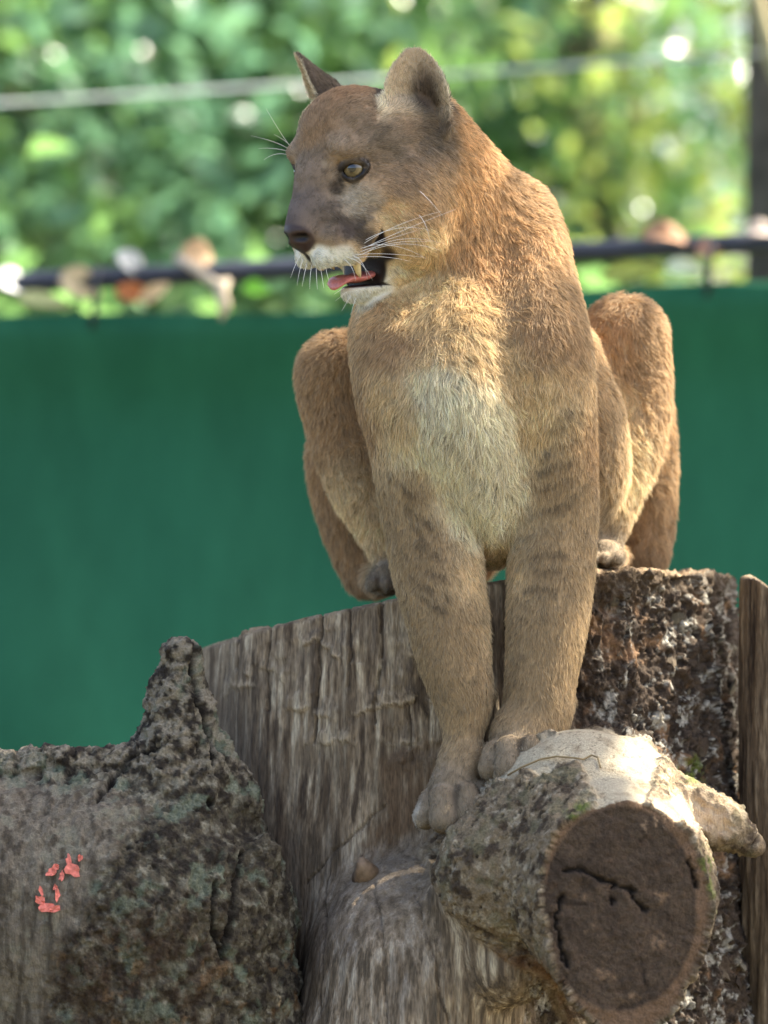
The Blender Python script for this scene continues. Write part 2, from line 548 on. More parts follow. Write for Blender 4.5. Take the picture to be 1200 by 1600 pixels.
# ledges where torn growth layers end
ledge_c = np.zeros(len(sv))
for x0, x1, z0, z1, A in [(322, 425, 1000, 984, 7), (385, 455, 1052, 1068, 5), (452, 508, 1032, 1008, 5), (500, 566, 1008, 1052, 5), (440, 515, 1116, 1130, 6), (545, 700, 1122, 1098, 6), (470, 560, 1172, 1160, 4), (590, 700, 1160, 1176, 4), (330, 410, 1092, 1075, 3), (600, 680, 1026, 1042, 3.5)]:
    tt = (px - x0) / (x1 - x0)
    zl = z0 + (z1 - z0) * tt + 16 * wob + 7 * wob2 - 10 * np.sin(tt * 3.1)
    ins = sm(-.15, .25, tt + .2 * wob) * sm(1.15, .75, tt + .2 * wob) * (ydep < 330) * sm(-.5, .1, fbm(sv / 22.0, 2, 57))
    h = zl - py
    disp += A * ins * np.where(h > 0, np.exp(-h / 30), np.exp(h / 2.6))
    ledge_c = np.maximum(ledge_c, ins * sm(8, 1, np.abs(h - 4)))
bark_step = sm(.35, .65, bark_l) * 6
disp += bark_step * (onlimb > .5)
sv = sv + sn * disp[:, None].astype(np.float32)
sn2 = vnormals(sv, sf)

# colours of the wood
def lerp(c, d, m):
    return c * (1 - m[:, None]) + s2l(*d) * m[:, None]
n_big = fbm(sv / 55.0, 4, 30); n_st = sfbm(sv, (1 / 8., 1 / 8., 1 / 85.), 4, 33); n_sm = fbm(sv / 12.0, 4, 36)
n_st = n_st * (1 - .6 * sm(.15, .6, sn[:, 2]))
col = np.tile(s2l(146, 126, 100), (len(sv), 1))
col = lerp(col, (196, 178, 148), sm(.05, .45, n_st))
col = lerp(col, (74, 60, 46), sm(.0, -.40, n_st) * .9)
col = lerp(col, (92, 76, 58), sm(.05, .45, sfbm(sv, (1 / 26., 1 / 26., 1 / 220.), 3, 35)) * .6)
col = lerp(col, (112, 98, 82), sm(.0, .5, n_big) * .55)
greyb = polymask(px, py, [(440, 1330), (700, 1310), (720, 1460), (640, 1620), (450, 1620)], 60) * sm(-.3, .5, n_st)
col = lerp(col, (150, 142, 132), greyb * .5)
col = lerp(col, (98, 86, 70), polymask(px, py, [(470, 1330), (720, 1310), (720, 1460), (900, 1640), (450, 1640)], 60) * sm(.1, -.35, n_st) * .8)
col = lerp(col, (206, 184, 150), ledge_c * .45)
col = lerp(col, (60, 48, 38), np.clip(crack, 0, 1) * .8)
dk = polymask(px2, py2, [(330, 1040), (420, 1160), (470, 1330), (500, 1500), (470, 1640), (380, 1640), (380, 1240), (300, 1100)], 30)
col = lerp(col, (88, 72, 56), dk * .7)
rot = polymask(px2, py2, [(590, 1190), (700, 1150), (700, 1210), (640, 1300), (600, 1330), (560, 1350), (600, 1270)], 14)
col = lerp(col, (104, 80, 56), rot * .7)
brn = polymask(px2, py2, [(740, 1480), (860, 1500), (900, 1620), (760, 1640), (700, 1560)], 20)
# bark
bc = np.tile(s2l(84, 70, 56), (len(sv), 1))
bc = lerp(bc, (40, 32, 25), sm(.1, -.35, n_sm) * .85)
bc = lerp(bc, (150, 116, 84), sm(.25, .5, fbm(sv / 38., 3, 37)) * .7)
lich = sm(.10, .34, fbm(sv / 24.0, 4, 38, .65) + .06 * plate) * sm(930, 1010, px + .3 * (py - 950)) * sm(.1, .5, plate)
bc = lerp(bc, (190, 184, 168), lich * .85)
bc = lerp(bc, (92, 76, 56), sm(960, 900, py2) * sm(820, 900, px) * .7)
lc = np.tile(s2l(142, 123, 96), (len(sv), 1))
lc = lerp(lc, (186, 170, 142), sm(.05, .45, n_sm) * .8)
lc = lerp(lc, (62, 48, 36), sm(.05, -.35, fbm(sv / 16., 4, 39)) * .85)
lc = lerp(lc, (52, 40, 30), pits * .85)
lc = lerp(lc, (122, 116, 86), sm(.15, .45, fbm(sv / 30., 3, 41)) * .5)
lc = lerp(lc, (126, 86, 52), brn * .75)
lc = lerp(lc, (70, 58, 46), sm(1080, 1140, px2) * sm(1290, 1370, py2) * .7)
t = bark[:, None]
bb = bark_r[:, None] / np.maximum((bark_r + bark_l), 1e-3)[:, None]
col = col * (1 - t) + t * (bc * bb + lc * (1 - bb))
col = lerp(col, (184, 171, 144), pale * (1 - is_cut) * .95)
col = lerp(col, (150, 134, 108), pale * sm(.0, .4, fbm(sv / 24., 4, 46, .6)) * .8)
col = lerp(col, (96, 80, 62), pale * sm(.035, .0, np.abs(fbm(sv / np.array([22, 60, 22.]), 2, 48))) * .7)
col = lerp(col, (214, 190, 156), pale2 * (1 - is_cut))
moss = np.maximum(sm(1, .3, np.hypot((px2 - 905) / 26, (py2 - 1285) / 34)), np.maximum(sm(1, .3, np.hypot((px2 - 1085) / 34, (py2 - 1205) / 34)), .8 * sm(1, .4, np.hypot((px2 - 1095) / 20, (py2 - 1380) / 70)))) * (1 - is_cut)
col = lerp(col, (104, 118, 42), moss * sm(-.2, .2, n_sm) * .85)
# sawn end
rr = np.hypot((sv[:, 0] - LB[0] + 10) / 119, (sv[:, 2] - LB[2] - 10) / 157)
fc = np.tile(s2l(84, 69, 53), (len(sv), 1))
fc = lerp(fc, (50, 40, 31), sm(-.2, .5, fbm(sv / 60.0, 5, 43, .7)) * .75)
fc = lerp(fc, (94, 70, 50), sm(.1, .6, fbm(sv / 7.0, 4, 44, .7)) * .4)
ang_ = np.arctan2(sv[:, 2] - LB[2] - 10, (sv[:, 0] - LB[0] + 10) * 1.3)
fc = lerp(fc, (34, 25, 18), sm(.07, .0, np.abs(noise(np.stack([ang_ * 6, rr * .9 + .2 * wob, 0 * rr], 1), 77))) * .7 * sm(.15, .5, rr))
fc = lerp(fc, (56, 42, 31), (.5 + .5 * np.sin(rr * 75 + 2.2 * wob + 1.2 * n_sm)) * .35)
fc = lerp(fc, (128, 100, 74), sm(.955, 1.0, rr + .02 * wob) * .7)
for cx_, cy_, w_, h_ in [(912, 1406, 8, 12), (968, 1374, 10, 4), (945, 1522, 16, 14), (1030, 1470, 16, 20), (990, 1560, 22, 10), (920, 1450, 10, 5), (1035, 1400, 9, 9)]:
    fc = lerp(fc, (150, 120, 90), .6 * sm(1.2, .3, np.hypot((px + 14 * wob2 - cx_) / w_, (py + 14 * n_sm - cy_) / h_)) * sm(-.3, .3, fbm(sv / 6.0, 3, 47)))
fc = lerp(fc, (24, 19, 15), cutcrack * .9)
col = np.where(is_cut[:, None], fc, col)
col = np.where(is_top[:, None], lerp(np.tile(s2l(164, 140, 108), (len(sv), 1)), (110, 90, 68), sm(-.2, .4, n_sm)), col)
barkattr = np.clip(np.maximum.reduce([bark, is_cut * .8, pale * .75, pale2 * .75, sm(.2, .6, sn[:, 2]) * .7]), 0, 1)

stump = empty('tree_stump', W(PX(740, 2700, 480)) * np.array([1, 1, 0]), 'large sawn tree stump of bare grey wood and lichened bark with a cut limb', 'tree stump')
fcut = is_cut[sf].all(1); ftop = is_top[sf].all(1) & ~fcut
flimb = (onlimb[sf].mean(1) > .5) & ~fcut & ~ftop
fbark = (bark_r[sf].mean(1) > .5) & ~fcut & ~ftop & ~flimb
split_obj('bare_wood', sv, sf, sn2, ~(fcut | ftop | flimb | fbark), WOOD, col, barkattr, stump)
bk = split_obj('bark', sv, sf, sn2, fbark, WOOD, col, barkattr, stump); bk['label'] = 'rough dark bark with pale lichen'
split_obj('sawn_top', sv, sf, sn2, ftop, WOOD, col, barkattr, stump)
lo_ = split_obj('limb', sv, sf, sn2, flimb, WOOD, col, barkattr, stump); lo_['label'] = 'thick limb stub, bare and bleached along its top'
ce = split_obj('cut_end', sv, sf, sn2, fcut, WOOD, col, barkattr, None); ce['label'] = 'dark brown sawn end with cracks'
ce.parent = lo_; ce.matrix_parent_inverse = lo_.matrix_world.inverted()

tick('stump done')
# --- the barky log on the left
LF = Field(np.arange(-690, -90, 3.1), axis([(-300, 180, 3.2), (180, 420, 11)]), axis([(-1960, -830, 24), (-830, -180, 3.1)]))
for a, b in [((-60, 1440, 80, 262), (190, 1450, 60, 262)), ((190, 1450, 60, 262), (330, 1440, 40, 112)), ((190, 1600, 60, 266), (260, 2600, 100, 330))]:
    LF.add(rc(PX(*a[:3]), PX(*b[:3]), a[3], b[3]), 40)
LF.add(rc(PX(325, 1420, 10), PX(355, 1600, 0), 98, 112), 40)
LF.add(rc(PX(281, 1022, 20), PX(280, 1095, 20), 27, 38), 6)
LF.add(rc(PX(280, 1095, 20), PX(285, 1240, 20), 38, 100), 44)
LF.sub((np.array([-380, -40, -240]), np.array([-260, 100, -185]), lambda x, y, z: (-197 + .15 * (x + 323) + 3 * np.sin(x / 5) - z + 0 * y).astype(np.float32)), 3)
LF.add(rc(PX(340, 1170, 20), PX(368, 1250, 10), 22, 40), 20)
LF.add(rc(PX(-40, 1195, 0), PX(190, 1190, -20), 20, 26), 16)
LF.add(rc(PX(400, 1340, -40), PX(360, 1460, -60), 36, 50), 20)
lv, lf = LF.mesh()
del LF
lv = taubin(lv, lf, 2); ln = vnormals(lv, lf)
px, py = photo(lv); wob = fbm(lv / 26.0, 3, 111); wob2 = fbm(lv / 9.0, 3, 112)
px2, py2 = px + wob * 16 + wob2 * 6, py + fbm(lv / 26.0, 3, 113) * 16 + wob2 * 6
c1, c2, cid = cells(lv / np.array([42, 42, 56.]) + np.stack([wob, wob2, wob], 1) * .5, 12)
c3, c4, cid2 = cells(lv / 13.0 + wob2[:, None] * .6, 13)
strip = polymask(px2, py2, [(-60, 1215), (150, 1230), (230, 1260), (180, 1330), (90, 1480), (60, 1620), (-60, 1620)], 16)
rough = sm(.02, .12, c2 - c1) * (2 + 3 * cid) + sm(.02, .2, c4 - c3) * (1.2 + 1.6 * cid2) + 5 * (1 - np.abs(fbm(lv / np.array([15, 15, 24.]), 4, 122, .65)) * 2.4) + 3.2 * fbm(lv / 5.5, 3, 124, .6) + 12 * fbm(lv / 48., 3, 123) - 6
d = rough * (1 - .6 * strip) + strip * 3 * sfbm(lv, (1 / 9., 1 / 9., 1 / 90.), 3, 125)
crk = np.zeros(len(lv))
for c in [[(300, 1010), (312, 1090), (330, 1160), (332, 1195)], [(340, 1380), (330, 1440), (345, 1480)], [(150, 1250), (200, 1190), (250, 1170)], [(375, 1330), (365, 1420), (350, 1500)]]:
    crk = np.maximum(crk, sm(6, 1.5, seg2(px + 8 * wob, py + 6 * wob2, c)))
holes = sm(1, .6, np.hypot((px - 328) / 8, (py - 1255) / 9))
d -= crk * 11 + holes * 14
shelf = seg2(px, py + 8 * wob, [(-20, 1205), (60, 1215), (130, 1235), (190, 1205), (230, 1180)])
h_ = py2 - (1206 + .1 * px)
d += 8 * sm(0, 6, -h_) * sm(240, 180, px) * np.exp(np.minimum(h_, 0) / 40)
lv = lv + ln * d[:, None].astype(np.float32)
ln2 = vnormals(lv, lf)
n_big = fbm(lv / 60.0, 4, 130); n_sm = fbm(lv / 12.0, 4, 136)
col = np.tile(s2l(92, 83, 66), (len(lv), 1))
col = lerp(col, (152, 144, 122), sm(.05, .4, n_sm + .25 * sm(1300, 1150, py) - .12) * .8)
col = lerp(col, (40, 32, 25), sm(.08, -.35, n_sm) * .85)
col = lerp(col, (126, 136, 112), sm(.15, .4, fbm(lv / 30., 4, 137)) * .55)
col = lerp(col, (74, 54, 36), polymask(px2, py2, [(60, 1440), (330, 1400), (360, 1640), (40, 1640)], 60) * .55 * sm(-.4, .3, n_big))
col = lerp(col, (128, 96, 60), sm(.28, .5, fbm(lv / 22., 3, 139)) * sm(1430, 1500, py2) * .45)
col = lerp(col, (124, 112, 94), strip * .7)
col = lerp(col, (80, 70, 56), strip * sm(0, .4, sfbm(lv, (1 / 9., 1 / 9., 1 / 90.), 3, 141)))
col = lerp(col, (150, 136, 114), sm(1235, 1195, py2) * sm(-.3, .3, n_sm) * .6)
col = lerp(col, (28, 22, 17), np.maximum(crk * .8, holes * .8))
log = empty('log', W(PX(180, 2700, 80)) * np.array([1, 1, 0]), 'dark bark covered log with a broken spike on top, beside the stump', 'log')
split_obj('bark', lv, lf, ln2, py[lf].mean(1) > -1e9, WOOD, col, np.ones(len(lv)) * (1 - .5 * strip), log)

# --- weathered post at the stump's right side
PF = Field(np.arange(540, 800, 3.0), axis([(180, 420, 4)]), axis([(-1960, -560, 24), (-560, -80, 3.2)]))
c0 = PX(1229, 900, 300)
PF.add(rc(np.array([c0[0], c0[1], -2000]), np.array([c0[0], c0[1], 0]), 86, 74), 10)
PF.sub((np.array([500, 100, -140]), np.array([820, 460, 0]), lambda x, y, z: (-108 - .16 * (x - 560) + 8 * np.sin(x / 13) - z + 0 * y).astype(np.float32)), 4)
ov, of = PF.mesh(); del PF
on = vnormals(ov, of)
gr = sfbm(ov, (1 / 9., 1 / 9., 1 / 120.), 4, 150)
ov = ov + on * (gr * 6)[:, None]
col = np.tile(s2l(108, 92, 72), (len(ov), 1)); col = lerp(col, (56, 45, 35), sm(0, -.4, gr)); col = lerp(col, (150, 132, 106), sm(.1, .5, gr) * .7)
post = empty('wooden_post', W(np.array([c0[0], c0[1], 0])) * np.array([1, 1, 0]), 'grey weathered upright post against the lichened side of the stump', 'post')
split_obj('post_wood', ov, of, vnormals(ov, of), np.ones(len(of), bool), WOOD, col, np.zeros(len(ov)), post)

# --- loose flakes of bark lying proud of the surface
FLAKES = []
for kk, c in enumerate([(88, 76, 60), (66, 54, 42), (104, 96, 80), (52, 42, 33), (92, 84, 68)]):
    k = 9
    th = np.linspace(0, 2 * math.pi, k, endpoint=False); r_ = 1 + rng.uniform(-.4, .25, k)
    ring = np.stack([np.cos(th) * r_, np.sin(th) * r_ * 1.5, rng.uniform(-.25, .12, k)], 1)
    V = np.concatenate([[[0, 0, .16]], ring, ring * .92 - np.array([0, 0, .5])])
    Fc = [[0, 1 + j, 1 + (j + 1) % k] for j in range(k)] + [[1 + j, 1 + k + j, 1 + k + (j + 1) % k, 1 + (j + 1) % k] for j in range(k)]
    me = bpy.data.meshes.new('bark_flake'); me.from_pydata((V * K).tolist(), [], Fc); me.update()
    a_ = me.color_attributes.new('col', 'FLOAT_COLOR', 'POINT'); a_.data.foreach_set('color', np.tile(np.append(s2l(*c), 1), len(V)).astype(np.float32))
    a_ = me.attributes.new('bark', 'FLOAT', 'POINT'); a_.data.foreach_set('value', np.ones(len(V), np.float32))
    me.materials.append(WOOD); FLAKES.append(me)
def flakes(v, nrm, ok, count, smin, smax, par):
    idx = rng.choice(np.where(ok)[0], count, replace=False)
    for i in idx:
        n_ = Vector(nrm[i].astype(float)) + Vector(rng.normal(0, .12, 3)); n_.normalize()
        up = Vector((rng.normal(0, .25), rng.normal(0, .25), 1)); xx = up.cross(n_); xx.normalize(); yy = n_.cross(xx)
        s_ = rng.uniform(smin, smax) * (1 if rng.random() < .7 else 1.4)
        M = Matrix.Identity(4)
        for r in range(3):
            M[r][0] = xx[r] * s_; M[r][1] = yy[r] * s_; M[r][2] = n_[r] * s_ * .8
        M.translation = Vector(W(v[i].astype(float) + np.array(n_) * s_ * .12))
        o = bpy.data.objects.new('bark_flake', FLAKES[rng.integers(0, 5)]); put(o)
        o.parent = par; o.matrix_parent_inverse = par.matrix_world.inverted(); o.matrix_world = M
bpy.context.view_layer.update()
spx, spy = photo(sv)
flakes(sv, sn2, (bark_r > .8) & (sn2[:, 1] < -.2) & (spy > 900) & (spy < 1600) & (~is_cut), 60, 5, 9, bk)

# ------------------------------------------------------------------ the puma: one continuous implicit surface
TH = math.radians(48)
HS, HC = math.sin(TH), math.cos(TH)
HEAD_O = PX(500, 265, -30)
def H(f, l, u):
    """head frame: forward, the animal's left, up (origin between the eyes)"""
    return HEAD_O + np.array([-HS * f + HC * l, -HC * f - HS * l, u])
HM = np.array([[-HS, HC, 0], [-HC, -HS, 0], [0, 0, 1]])      # columns: forward, left, up

def grid_axis(parts):
    out = []
    for a, b, st in parts:
        out += list(np.arange(a, b, st))
    return np.array(out)
puma_f = Field(grid_axis([(-190, 150, 2.2), (150, 480, 3.4)]),
               grid_axis([(-190, 170, 2.4), (170, 560, 5), (560, 1000, 9)]),
               grid_axis([(-540, -120, 3.4), (-120, 330, 3.2), (330, 750, 2.2)]))
def R(px, py, y, r):      # a measured ball
    s = 1 + y / DU
    return PX(px, py, y), r * s
def chain(F, balls, k, sub=7):
    """a limb: balls joined by a smooth spline of tapered capsules, then blended into the body as one"""
    P = np.array([list(PX(*b[:3])) + [b[3] * (1 + b[2] / DU)] for b in balls], float)
    E = np.vstack([2 * P[0] - P[1], P, 2 * P[-1] - P[-2]])
    pts = []
    for i in range(len(P) - 1):
        p0, p1, p2, p3 = E[i:i + 4]
        for j in range(sub):
            t = j / sub
            pts.append(0.5 * (2 * p1 + (p2 - p0) * t + (2 * p0 - 5 * p1 + 4 * p2 - p3) * t * t + (3 * p1 - p0 - 3 * p2 + p3) * t ** 3))
    pts.append(P[-1])
    segs = [rc(a[:3], b[:3], a[3], b[3]) for a, b in zip(pts[:-1], pts[1:])]
    lo = np.min([q[0] for q in segs], 0); hi = np.max([q[1] for q in segs], 0)
    # each segment only inside its own window
    pad = max(F.PAD, k + 6)
    sl, c = F.win(lo - pad, hi + pad)
    d = np.full(F.v[sl].shape, 90, np.float32)
    G = Field.__new__(Field); G.ax = [F.ax[i][sl[i]] for i in range(3)]; G.v = d
    for q in segs:
        s2, c2 = G.win(q[0] - pad, q[1] + pad)
        if s2 is not None: G.v[s2] = np.minimum(G.v[s2], q[2](*c2))
    v = F.v[sl]
    h = np.maximum(k - np.abs(v - d), 0) / k
    F.v[sl] = np.minimum(v, d) - h * h * k * 0.25

F = puma_f
# trunk of the body
chain(F, [(775, 345, 190, 80), (775, 470, 400, 118), (765, 640, 640, 165)], 60)
F.add(ell(PX(745, 600, 200), (178, 240, 215)), 60)
F.add(ell(PX(770, 690, 440), (205, 250, 175)), 60)
# neck
chain(F, [(738, 570, 90, 126), (718, 435, 126, 114), (655, 285, 96, 94)], 60)
chain(F, [(815, 400, 150, 78), (735, 300, 110, 72), (655, 220, 80, 82)], 50)
# chest
chain(F, [(705, 560, 16, 94), (712, 650, -12, 105), (765, 790, 50, 74), (768, 842, 120, 50)], 50)
# fore legs
chain(F, [(815, 335, 130, 52), (838, 430, 70, 62), (846, 560, 10, 84), (856, 700, 30, 79), (862, 800, 45, 74)], 34)
chain(F, [(856, 700, 30, 76), (862, 800, 45, 75), (861, 900, 30, 71),
          (855, 980, 12, 66), (845, 1060, 0, 60), (840, 1110, -6, 59), (818, 1150, -22, 54)], 9)
chain(F, [(675, 410, 140, 52), (630, 505, 72, 80), (634, 600, 4, 84), (655, 700, 10, 78), (672, 800, 28, 78)], 30)
chain(F, [(655, 700, 10, 76), (672, 800, 28, 79), (682, 880, 20, 75), (697, 960, 5, 68),
          (712, 1040, -8, 59), (724, 1090, -14, 50), (724, 1150, -22, 36), (722, 1190, -30, 36)], 9)
# accessory pad bulge behind each wrist
F.add(rc(PX(758, 1085, 10), PX(752, 1110, 5), 22, 14), 14)
F.add(rc(PX(885, 1095, 15), PX(882, 1115, 10), 18, 12), 12)
# left fore paw
F.add(rc(PX(722, 1190, -30), PX(706, 1232, -54), 38, 42), 18)
for a, b, r0, r1 in [((676, 1250, -52), (665, 1276, -66), 25, 25), ((692, 1246, -84), (694, 1280, -100), 26, 28),
                     ((728, 1242, -86), (735, 1270, -102), 26, 27), ((752, 1236, -62), (762, 1254, -76), 22, 21)]:
    F.add(rc(PX(*a), PX(*b), r0, r1), 5)
# right fore paw
F.add(rc(PX(818, 1150, -22), PX(804, 1172, -55), 48, 40), 18)
for a, b, r0, r1 in [((774, 1176, -62), (766, 1200, -78), 25, 24), ((796, 1170, -88), (795, 1200, -104), 26, 27),
                     ((830, 1168, -90), (836, 1196, -106), 26, 26), ((856, 1168, -70), (866, 1190, -84), 22, 20)]:
    F.add(rc(PX(*a), PX(*b), r0, r1), 5)
# hind legs: knee and shin in front, thigh and rump behind
chain(F, [(700, 640, 560, 120), (560, 620, 400, 84), (533, 585, 330, 66)], 40)
chain(F, [(533, 588, 330, 68), (538, 660, 320, 62), (560, 750, 300, 52), (592, 830, 270, 34), (606, 880, 250, 26)], 26)
chain(F, [(560, 650, 440, 70), (542, 720, 455, 66), (556, 810, 450, 60), (578, 888, 440, 50)], 22)
F.add(rc(PX(590, 905, 330), PX(606, 905, 225), 30, 31), 12)
for dx in (-20, 0, 20):
    F.add(rc(PX(606 + dx, 905, 225), PX(604 + dx * 1.1, 915, 190), 18, 16), 6)
chain(F, [(800, 640, 560, 120), (930, 590, 400, 84), (976, 530, 330, 62)], 40)
chain(F, [(976, 526, 330, 66), (992, 600, 325, 60), (990, 680, 310, 52), (962, 780, 280, 36), (952, 850, 255, 25)], 26)
chain(F, [(985, 620, 430, 66), (1004, 700, 450, 56), (1012, 800, 450, 47), (1008, 860, 440, 42)], 20)
F.add(rc(PX(960, 872, 330), PX(948, 868, 225), 26, 27), 12)
for dx in (-18, 0, 18):
    F.add(rc(PX(948 + dx, 868, 225), PX(946 + dx * 1.1, 874, 190), 16, 15), 6)
F.add(rc(PX(930, 560, 300), PX(958, 740, 300), 40, 34), 40)
chain(F, [(880, 560, 190, 60), (905, 660, 200, 74), (912, 750, 210, 66), (880, 820, 240, 50)], 40)
# tail, down behind the stump
chain(F, [(765, 760, 790, 44), (760, 860, 850, 32), (720, 900, 900, 27), (640, 905, 930, 24)], 30)

# head
F.add(ell(H(-88, 0, 50), (106, 97, 80), HM), 40)
F.add(ell(H(-60, 0, 74), (62, 56, 50), HM), 30)
for s in (1, -1):
    F.add(ell(H(-15, 48 * s, 28), (33, 33, 20), HM), 24)                        # brow
    F.add(rc(H(-46, 54 * s, -34), H(-112, 76 * s, -40), 36, 54), 34)            # cheek bone
    F.add(rc(H(-128, 64 * s, -92), H(-150, 66 * s, -20), 58, 62), 34)           # cheek ruff
F.add(rc(H(-32, 0, 30), H(-8, 0, -15), 46, 42), 26)
F.add(rc(H(-10, 0, -15), H(30, 0, -80), 41, 31), 22)                            # bridge of the nose
F.add(rc(H(4, 20, -66), H(-40, 44, -80), 26, 36), 24)
F.add(rc(H(4, -20, -66), H(-40, -44, -80), 26, 36), 24)
F.add(ell(H(38, 0, -101), (28, 30, 25), HM), 12)                                # nose tip
F.add(rc(H(24, 0, -112), H(-6, 0, -136), 22, 20), 10)
for s in (1, -1):
    F.add(rc(H(13, 19 * s, -136), H(-30, 41 * s, -122), 17, 28), 6)             # upper lip
    F.add(ell(H(-6, 32 * s, -108), (34, 26, 26), HM), 12)
    F.add(rc(H(-30, 42 * s, -117), H(-62, 55 * s, -84), 28, 31), 14)
# lower jaw, dropped open
for s in (1, -1):
    F.add(rc(H(-150, 60 * s, -92), H(-116, 34 * s, -156), 40, 24), 22)
    F.add(rc(H(-114, 32 * s, -160), H(-68, 7 * s, -188), 26, 15), 12)
F.add(rc(H(-150, 0, -120), H(-95, 0, -186), 56, 18), 20)

EAR = []
def ear(base, tip, face, Wd, bowl, t=9.0, base_w=0.8, lean=0.0):
    """a cupped shell: from base to tip, its hollow side towards 'face'"""
    base = np.asarray(base, float); tip = np.asarray(tip, float)
    b = tip - base; Hh = np.linalg.norm(b); b /= Hh
    c = np.asarray(face, float); c = c - b * (c @ b); c /= np.linalg.norm(c)
    a = np.cross(b, c)
    EAR.append((base, a, b, c, Hh, Wd))
    def fn(x, y, z):
        dx, dy, dz = x - base[0], y - base[1], z - base[2]
        A = dx * a[0] + dy * a[1] + dz * a[2]
        B = dx * b[0] + dy * b[1] + dz * b[2]
        C = dx * c[0] + dy * c[1] + dz * c[2]
        v = np.clip(B / Hh, -0.4, 1.0)
        A = A - lean * Hh * v * v
        w = Wd * np.sqrt(np.clip(1 - np.clip(v, 0, 1) ** 2.3, 0.0004, 1)) * (base_w + (1 - base_w) * np.sin(np.clip(v, 0, 1) * 2.4 + .5))
        q = np.sqrt((A / w) ** 2 + 1e-6)
        out2 = np.maximum((q - 1) * w, B - Hh)
        surf = bowl * (np.clip(np.abs(A) / Wd, 0, 1.3) ** 2 - 0.8) * (1 - 0.45 * np.clip(v, 0, 1))
        d = np.maximum(out2 * 0.75, np.abs(C - surf) * 0.8 - t / 2)
        return np.maximum(d, -B - 26).astype(np.float32)
    lo = np.minimum(base, tip) - Wd * 1.2; hi = np.maximum(base, tip) + Wd * 1.2
    return lo, hi, fn
F.add(ear(PX(656, 184, -26), PX(641, 67, -18), (-.14, -.98, .12), 55, 66, t=10), 9)
F.add(ear(PX(522, 180, 84), PX(446, 93, 70), (-.95, -.10, -.25), 56, 44, t=11), 9)

# eye openings, nostrils, mouth
ER = 22.0
EYE = [H(-25, 55, 0), H(-25, -55, 0)]
for s, e in zip((1, -1), EYE):
    F.sub(ell(e + HM @ np.array([7, -1 * s, 0]), (23, 19, 18), HM), 7)
def lid(s, e, up, r=21.0, off=22):
    pts = []
    for a in np.linspace(-62, 58, 15):
        q = a / 62 if a < 0 else a / 58
        el = (off * (1 - q * q) if up else -off * (1 - q * q)) + 0.16 * a - 2
        az = math.radians(40 + a) * s; el = math.radians(el)
        pts.append(e + HM @ (r * np.array([math.cos(az) * math.cos(el), math.sin(az) * math.cos(el), math.sin(el)])))
    return pts
LIDS = []
for s, e in zip((1, -1), EYE):
    for up in (True, False):
        p = lid(s, e, up, r=23.4, off=36 if up else 46); LIDS.append(p)
        for a, b in zip(p[:-1], p[1:]):
            F.add(rc(a, b, 5.4 if up else 3.4), 6)
    F.sub(ell(e, (ER + .3,) * 3), 1.0)
for s in (1, -1):
    F.sub(rc(H(66, 9 * s, -110), H(52, 21 * s, -108), 6.0, 5.0), 5)
    F.sub(rc(H(54, 22 * s, -109), H(42, 33 * s, -110), 3.5, 2), 4)
F.sub(rc(H(70, 0, -118), H(34, 0, -158), 3.6, 3.6), 4)
def wedge(x, y, z):
    dx, dy, dz = x - HEAD_O[0], y - HEAD_O[1], z - HEAD_O[2]
    f = dx * HM[0, 0] + dy * HM[1, 0]; l = dx * HM[0, 1] + dy * HM[1, 1]; u = dz
    best = None
    for P in ([(-55, -99), (-91, -138), (-90, -176), (-40, -152)], [(-90, -176), (-10, -183), (-10, -157), (-40, -152)]):
        d = np.full(np.broadcast(f, u).shape, -99.0, np.float32)
        for (f0, u0), (f1, u1) in zip(P, P[1:] + P[:1]):
            e0, e1 = f1 - f0, u1 - u0; L = math.hypot(e0, e1)
            d = np.maximum(d, ((f - f0) * e1 - (u - u0) * e0) / L)
        best = d if best is None else np.minimum(best, d)
    return np.maximum(best, np.abs(l) - np.clip(100 + (u + 125) * 0.8, 66, 100)).astype(np.float32)
F.sub((HEAD_O - 170, HEAD_O + np.array([170, 170, -90]), wedge), 7)
tick('puma field')
gx_, gy_, gz_ = F.ax
hd_ = np.sqrt((gx_[:, None, None] - HEAD_O[0] - 60) ** 2 + (gy_[None, :, None] - 40) ** 2 + (gz_[None, None, :] - HEAD_O[2] + 20) ** 2)
F.v += (1.0 + 3.8 * sm(170, 290, hd_)).astype(np.float32); del hd_        # leave room for the coat
pv, pf = F.mesh()
del F, puma_f
pv = taubin(pv, pf, 4)
pn = vnormals(pv, pf)
print('puma mesh', len(pv), len(pf))

# ---- colour of the coat, fur direction and length, all as functions of the place on the body
CC = []      # place, colour (sRGB), reach
def cc(p, c, r): CC.append((np.asarray(p, float), s2l(*c), r))
TAWNY, LEG, PALE, GREY, BROWN, CREAM = (186, 146, 100), (168, 140, 102), (238, 220, 184), (128, 110, 94), (142, 116, 88), (206, 176, 132)
for p in [(850, 520, -60), (620, 540, -50), (900, 700, 20), (575, 650, 0), (820, 300, 100), (800, 450, 200)]: cc(PX(*p), (172, 136, 94), 60)
for p in [(720, 250, 60), (760, 330, 60), (740, 400, 20)]: cc(PX(*p), (190, 146, 94), 60)
for p in [(690, 590, -100), (700, 640, -110), (730, 660, -110), (680, 690, -90), (750, 720, -80), (690, 740, -70), (760, 780, -40), (790, 690, -80)]: cc(PX(*p), PALE, 62)
for p in [(700, 540, -90), (640, 480, -20), (715, 500, -40)]: cc(PX(*p), (200, 166, 114), 45)
for p in [(610, 610, -50), (660, 560, -90), (640, 650, -70), (700, 440, 0), (660, 500, -30), (820, 610, -70), (830, 680, -60), (740, 560, -90), (800, 560, -60)]: cc(PX(*p), (204, 172, 122), 46)
